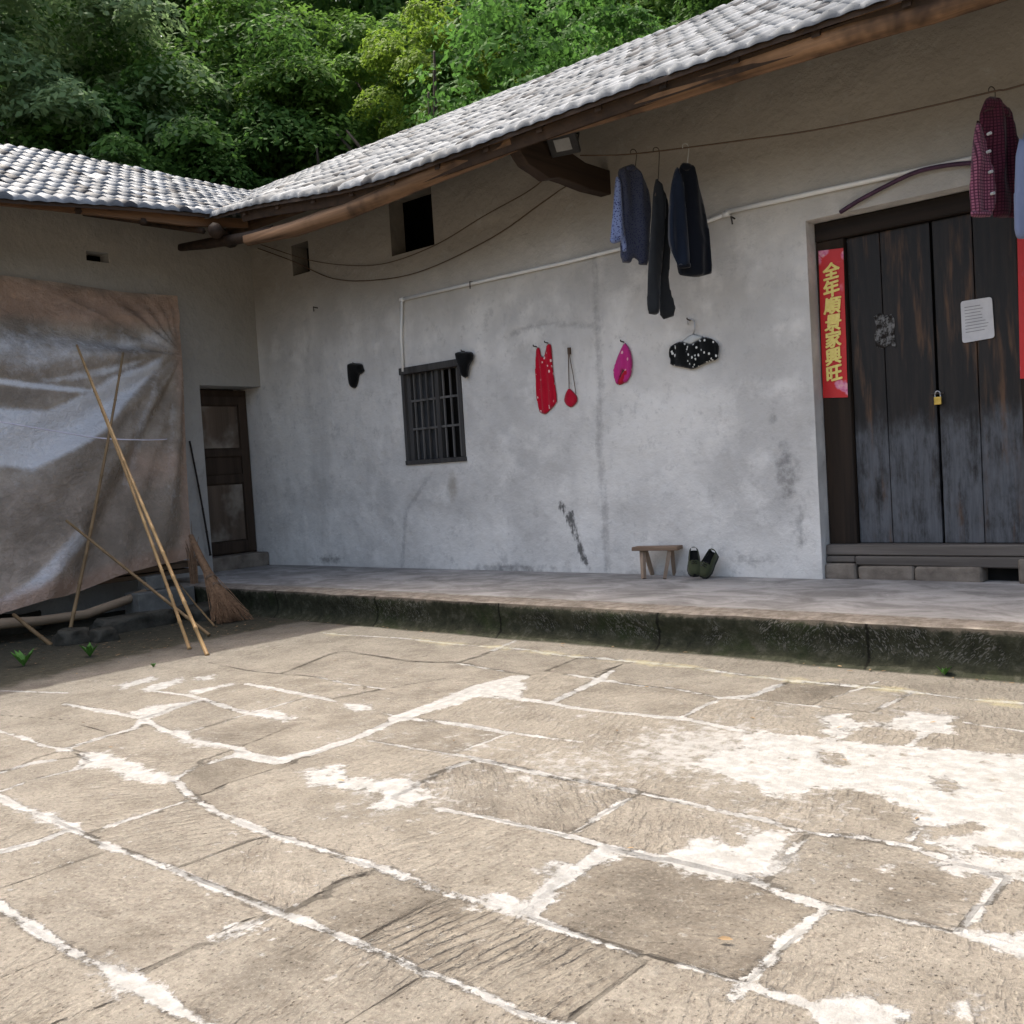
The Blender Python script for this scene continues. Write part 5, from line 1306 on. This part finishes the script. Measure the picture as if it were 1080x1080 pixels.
weed(996, 713, 22, .07, 'bright green weed sprig at the foot of the porch riser')
weed(162, 704, 40, .04, 'low tuft of moss at the edge of the shade near the bamboo poles')

# ================================================================== HILL AND TREES
def terrain(x, y):
    d = max(0.0, y-15.8)*.62 if x > -19 else math.hypot(max(0, y-15.8), -19-x)*.62
    return min(d, 26)+mnoise.noise(Vector((x*.12, y*.12, 0)))*.8*min(1, d)-.06
rows = []
for i in range(61):
    x = -95+i*2.6
    rows.append([(x, -30+j*2.5, terrain(x, -30+j*2.5)) for j in range(56)])
mb = MB(); P = rows
fsel = []
vs = [p for r in P for p in r]; nj = 56
for i in range(60):
    for j in range(55):
        q = (i*nj+j, i*nj+j+1, (i+1)*nj+j+1, (i+1)*nj+j)
        if max(vs[k][2] for k in q) > .02: fsel.append(q)
mb.add(vs, fsel); tag(mb.build('hillside', M['hill'], origin=(0,0,0), smooth=True), kind='structure')

def crown_mesh(name, mat, n_clump, per, leaf, rx, rz, seed, shell=.55, up=.55, drape=0.3, clump=.75):
    """many small leaves in clumps through an uneven crown; origin at the trunk foot, unit metres"""
    g = np.random.default_rng(seed)
    d = g.normal(size=(n_clump, 3)); d /= np.linalg.norm(d, axis=1)[:,None]
    rad = shell+(1-shell)*g.random(n_clump)**.6
    bump = 1+.22*np.sin(d[:,0]*4+seed)+.18*np.sin(d[:,1]*5+seed*2)*np.cos(d[:,2]*4)
    c = d*rad[:,None]*bump[:,None]*np.array([rx, rx, rz])
    cs = clump*(.6+.8*g.random(n_clump))
    ci = np.repeat(np.arange(n_clump), per); n = len(ci)
    q = g.normal(size=(n, 3)); q /= np.linalg.norm(q, axis=1)[:,None]; q[:,2] = np.abs(q[:,2])*1.1-.25
    o = q*(.55+.45*g.random(n)**.5)[:,None]*np.array([1.0, 1.0, .62])*cs[ci][:,None] + g.normal(size=(n, 3))*.06*cs[ci][:,None]
    o[:,2] -= drape*(o[:,0]**2+o[:,1]**2)/cs[ci]
    P = c[ci]+o
    nrm = d[ci]*.25+q*.7+np.array([0, 0, up])+g.normal(size=(n, 3))*.45; nrm /= np.linalg.norm(nrm, axis=1)[:,None]
    t = np.cross(nrm, g.normal(size=(n, 3))); t /= np.linalg.norm(t, axis=1)[:,None]; b = np.cross(nrm, t)
    s = leaf*(.6+.8*g.random(n))[:,None]
    V = np.stack([P-t*s, P-b*s*.5+nrm*s*.12, P+t*s, P+b*s*.5+nrm*s*.12], 1).reshape(-1, 3)
    F = np.arange(n*4).reshape(n, 4)
    me = bpy.data.meshes.new(name); me.vertices.add(n*4); me.vertices.foreach_set('co', V.ravel())
    me.loops.add(n*4); me.loops.foreach_set('vertex_index', F.ravel()); me.polygons.add(n)
    me.polygons.foreach_set('loop_start', np.arange(0, n*4, 4)); me.polygons.foreach_set('loop_total', np.full(n, 4))
    me.update(calc_edges=True); me.materials.append(M[mat]); return me
def trunk_mesh(h, seed):
    r = random.Random(seed); mb = MB()
    pts = [Vector((0,0,-.5))]+[Vector((r.uniform(-.3,.3)*k*.4, r.uniform(-.3,.3)*k*.4, h*k/5)) for k in range(1, 6)]
    mb.tube(pts, [.26,.22,.18,.14,.10,.05], 8)
    for k in range(7):
        t = r.uniform(.35, .9); b = pts[0].lerp(pts[-1], t); a = r.uniform(0, 6.3); L = h*r.uniform(.2, .35)
        mb.tube([b, b+Vector((math.cos(a)*L*.6, math.sin(a)*L*.6, L*.4)), b+Vector((math.cos(a)*L, math.sin(a)*L, L*.9))], [.09, .06, .02], 5)
    o = mb.build('trunk', M['bark'], origin=(0,0,0), smooth=True); me = o.data; bpy.data.objects.remove(o); return me
TRUNK = trunk_mesh(7.5, 3)
CR = {}
def crown(kind):
    if kind not in CR:
        if kind == 'dark': CR[kind] = [crown_mesh('crown', 'lf_dark', 105, 380, .085, 3.0, 4.2, 11+k, clump=.95) for k in range(2)]
        if kind == 'mid': CR[kind] = [crown_mesh('crown', 'lf_mid', 105, 380, .082, 2.8, 4.0, 21+k, clump=.85) for k in range(2)]
        if kind == 'yellow': CR[kind] = [crown_mesh('crown', 'lf_yel', 70, 300, .075, 2.3, 3.6, 31, clump=.7)]
        if kind == 'pale': CR[kind] = [crown_mesh('crown', 'lf_pale', 100, 380, .088, 3.0, 4.2, 41, clump=.95)]
        if kind == 'round': CR[kind] = [crown_mesh('crown', 'lf_round', 520, 90, .062, 3.1, 3.1, 51, shell=.72, up=.3, drape=.05, clump=.42)]
    return CR[kind]
nt = 0
def tree(px, dist, ztop, sc, kind, label, group='trees on the hillside behind the roofs', sz=1.0, name='broadleaf_tree'):
    """a tree in the direction of a pixel column, dist metres away, its crown top at height ztop"""
    global nt; nt += 1
    d = ray(px, 90); h = d[:2]/np.hypot(d[0], d[1]); x, y = h*dist; zt_ = terrain(x, y)
    root = empty(name, (x, y, zt_), label, 'tree', group); rz = random.uniform(0, 6.3)
    c = bpy.data.objects.new('crown', crown(kind)[nt % len(crown(kind))]); COL.objects.link(c); c.parent = root
    rzc = (3.1 if kind == 'round' else 4.2 if kind in ('dark', 'pale') else 4.0 if kind == 'mid' else 3.6)*sc*sz
    c.location = (0, 0, ztop-zt_-rzc*1.05); c.scale = (sc, sc, sc*sz); c.rotation_euler = (0, 0, rz)
    t = bpy.data.objects.new('trunk', TRUNK); COL.objects.link(t); t.parent = root
    k = max(.25, (ztop-zt_-rzc*1.15)/7.5); t.scale = (k, k, k)
    return root
TR = [
 (-25, 25, 12.6, 1.05, 'pale', 'pale blue-green tree at the far left edge'), (45, 25.5, 15.0, 1.05, 'pale', 'pale green tree with drooping boughs above the left end of the wing roof'),
 (110, 24, 10.2, .95, 'dark', 'dark green tree rising directly over the wing ridge'), (190, 25, 12.4, 1.0, 'dark', 'dark tree above the right half of the wing roof'),
 (245, 23.5, 9.6, .85, 'dark', 'low dark tree behind the roof valley'), (262, 28, 15.0, 1.0, 'mid', 'tall mid-green tree above the roof valley'),
 (352, 25, 13.2, .95, 'mid', 'bright green tree left of the yellowish tree'), (470, 22.6, 12.7, .72, 'yellow', 'yellow-green tree standing out beside the round tree'),
 (405, 22.5, 8.2, .75, 'mid', 'bushy green tree at the main roof ridge below the yellowish tree'), (576, 21.2, 11.2, 1.22, 'round', 'dense round-headed green tree over the middle of the main roof'),
 (345, 21, 7.9, .42, 'yellow', 'small yellow-green sapling peeping over the ridge near the valley'), (312, 20.5, 7.3, .40, 'mid', 'small feathery green sapling beside the yellow-green sapling'),
 (700, 30, 15.5, 1.1, 'mid', 'green tree right of the round-headed tree'), (800, 31, 16, 1.15, 'dark', 'dark tree far right behind the main ridge'), (910, 31, 16, 1.15, 'dark', 'dark tree behind the right part of the roof, hidden by the eave'),
]
BK = ['dark', 'mid', 'dark', 'pale']
for t in TR: tree(*t)
for k, px in enumerate(range(-80, 900, 66)):
    tree(px+random.uniform(-20, 20), 34+random.uniform(-2, 4), 21.5+random.uniform(-1, 1.5), 1.5, 'dark' if k % 3 else 'mid', 'tall dark tree in the rear row of the hillside wood', 'rear row of hillside trees', 1.25)
for k, px in enumerate(range(90, 840, 60)):
    tree(px, 28.5+random.uniform(-1, 1), 13.0+random.uniform(-1.5, 1.5), 1.25, 'dark', 'dark bushy tree in the middle row of the hillside wood', 'middle row of hillside trees', 1.0)

# ================================================================== LIGHT
world = bpy.data.worlds.new('World'); scene.world = world; world.use_nodes = True
wt = world.node_tree; bg = wt.nodes['Background']; sky = wt.nodes.new('ShaderNodeTexSky'); sky.sky_type = 'NISHITA'; sky.sun_disc = False
sd_ = Vector((-.56, .095, 1.0)).normalized()          # towards the sun
el = math.asin(sd_.z); az = math.atan2(sd_.x, sd_.y)
sky.sun_elevation = el; sky.sun_rotation = az; sky.air_density = 1.0; sky.dust_density = 8.0; sky.ozone_density = 0.0
wt.links.new(sky.outputs[0], bg.inputs[0]); bg.inputs[1].default_value = .15
sl = bpy.data.lights.new('sun', 'SUN'); sl.energy = 2.1; sl.angle = R(.55); sl.color = (1.0, .95, .87)
so = bpy.data.objects.new('sun', sl); COL.objects.link(so); so.rotation_euler = sd_.to_track_quat('Z', 'Y').to_euler(); so.location = (-10, 4, 20)
scene.view_settings.view_transform = 'Standard'; scene.view_settings.look = 'None'
scene.view_settings.exposure = 1.62; scene.view_settings.gamma = 1.0; scene.view_settings.use_curve_mapping = False
scene.render.engine = 'CYCLES'
scene.cycles.use_denoising = True; scene.cycles.max_bounces = 8; scene.cycles.diffuse_bounces = 5; scene.cycles.transparent_max_bounces = 12
scene.cycles.sample_clamp_indirect = 6.0
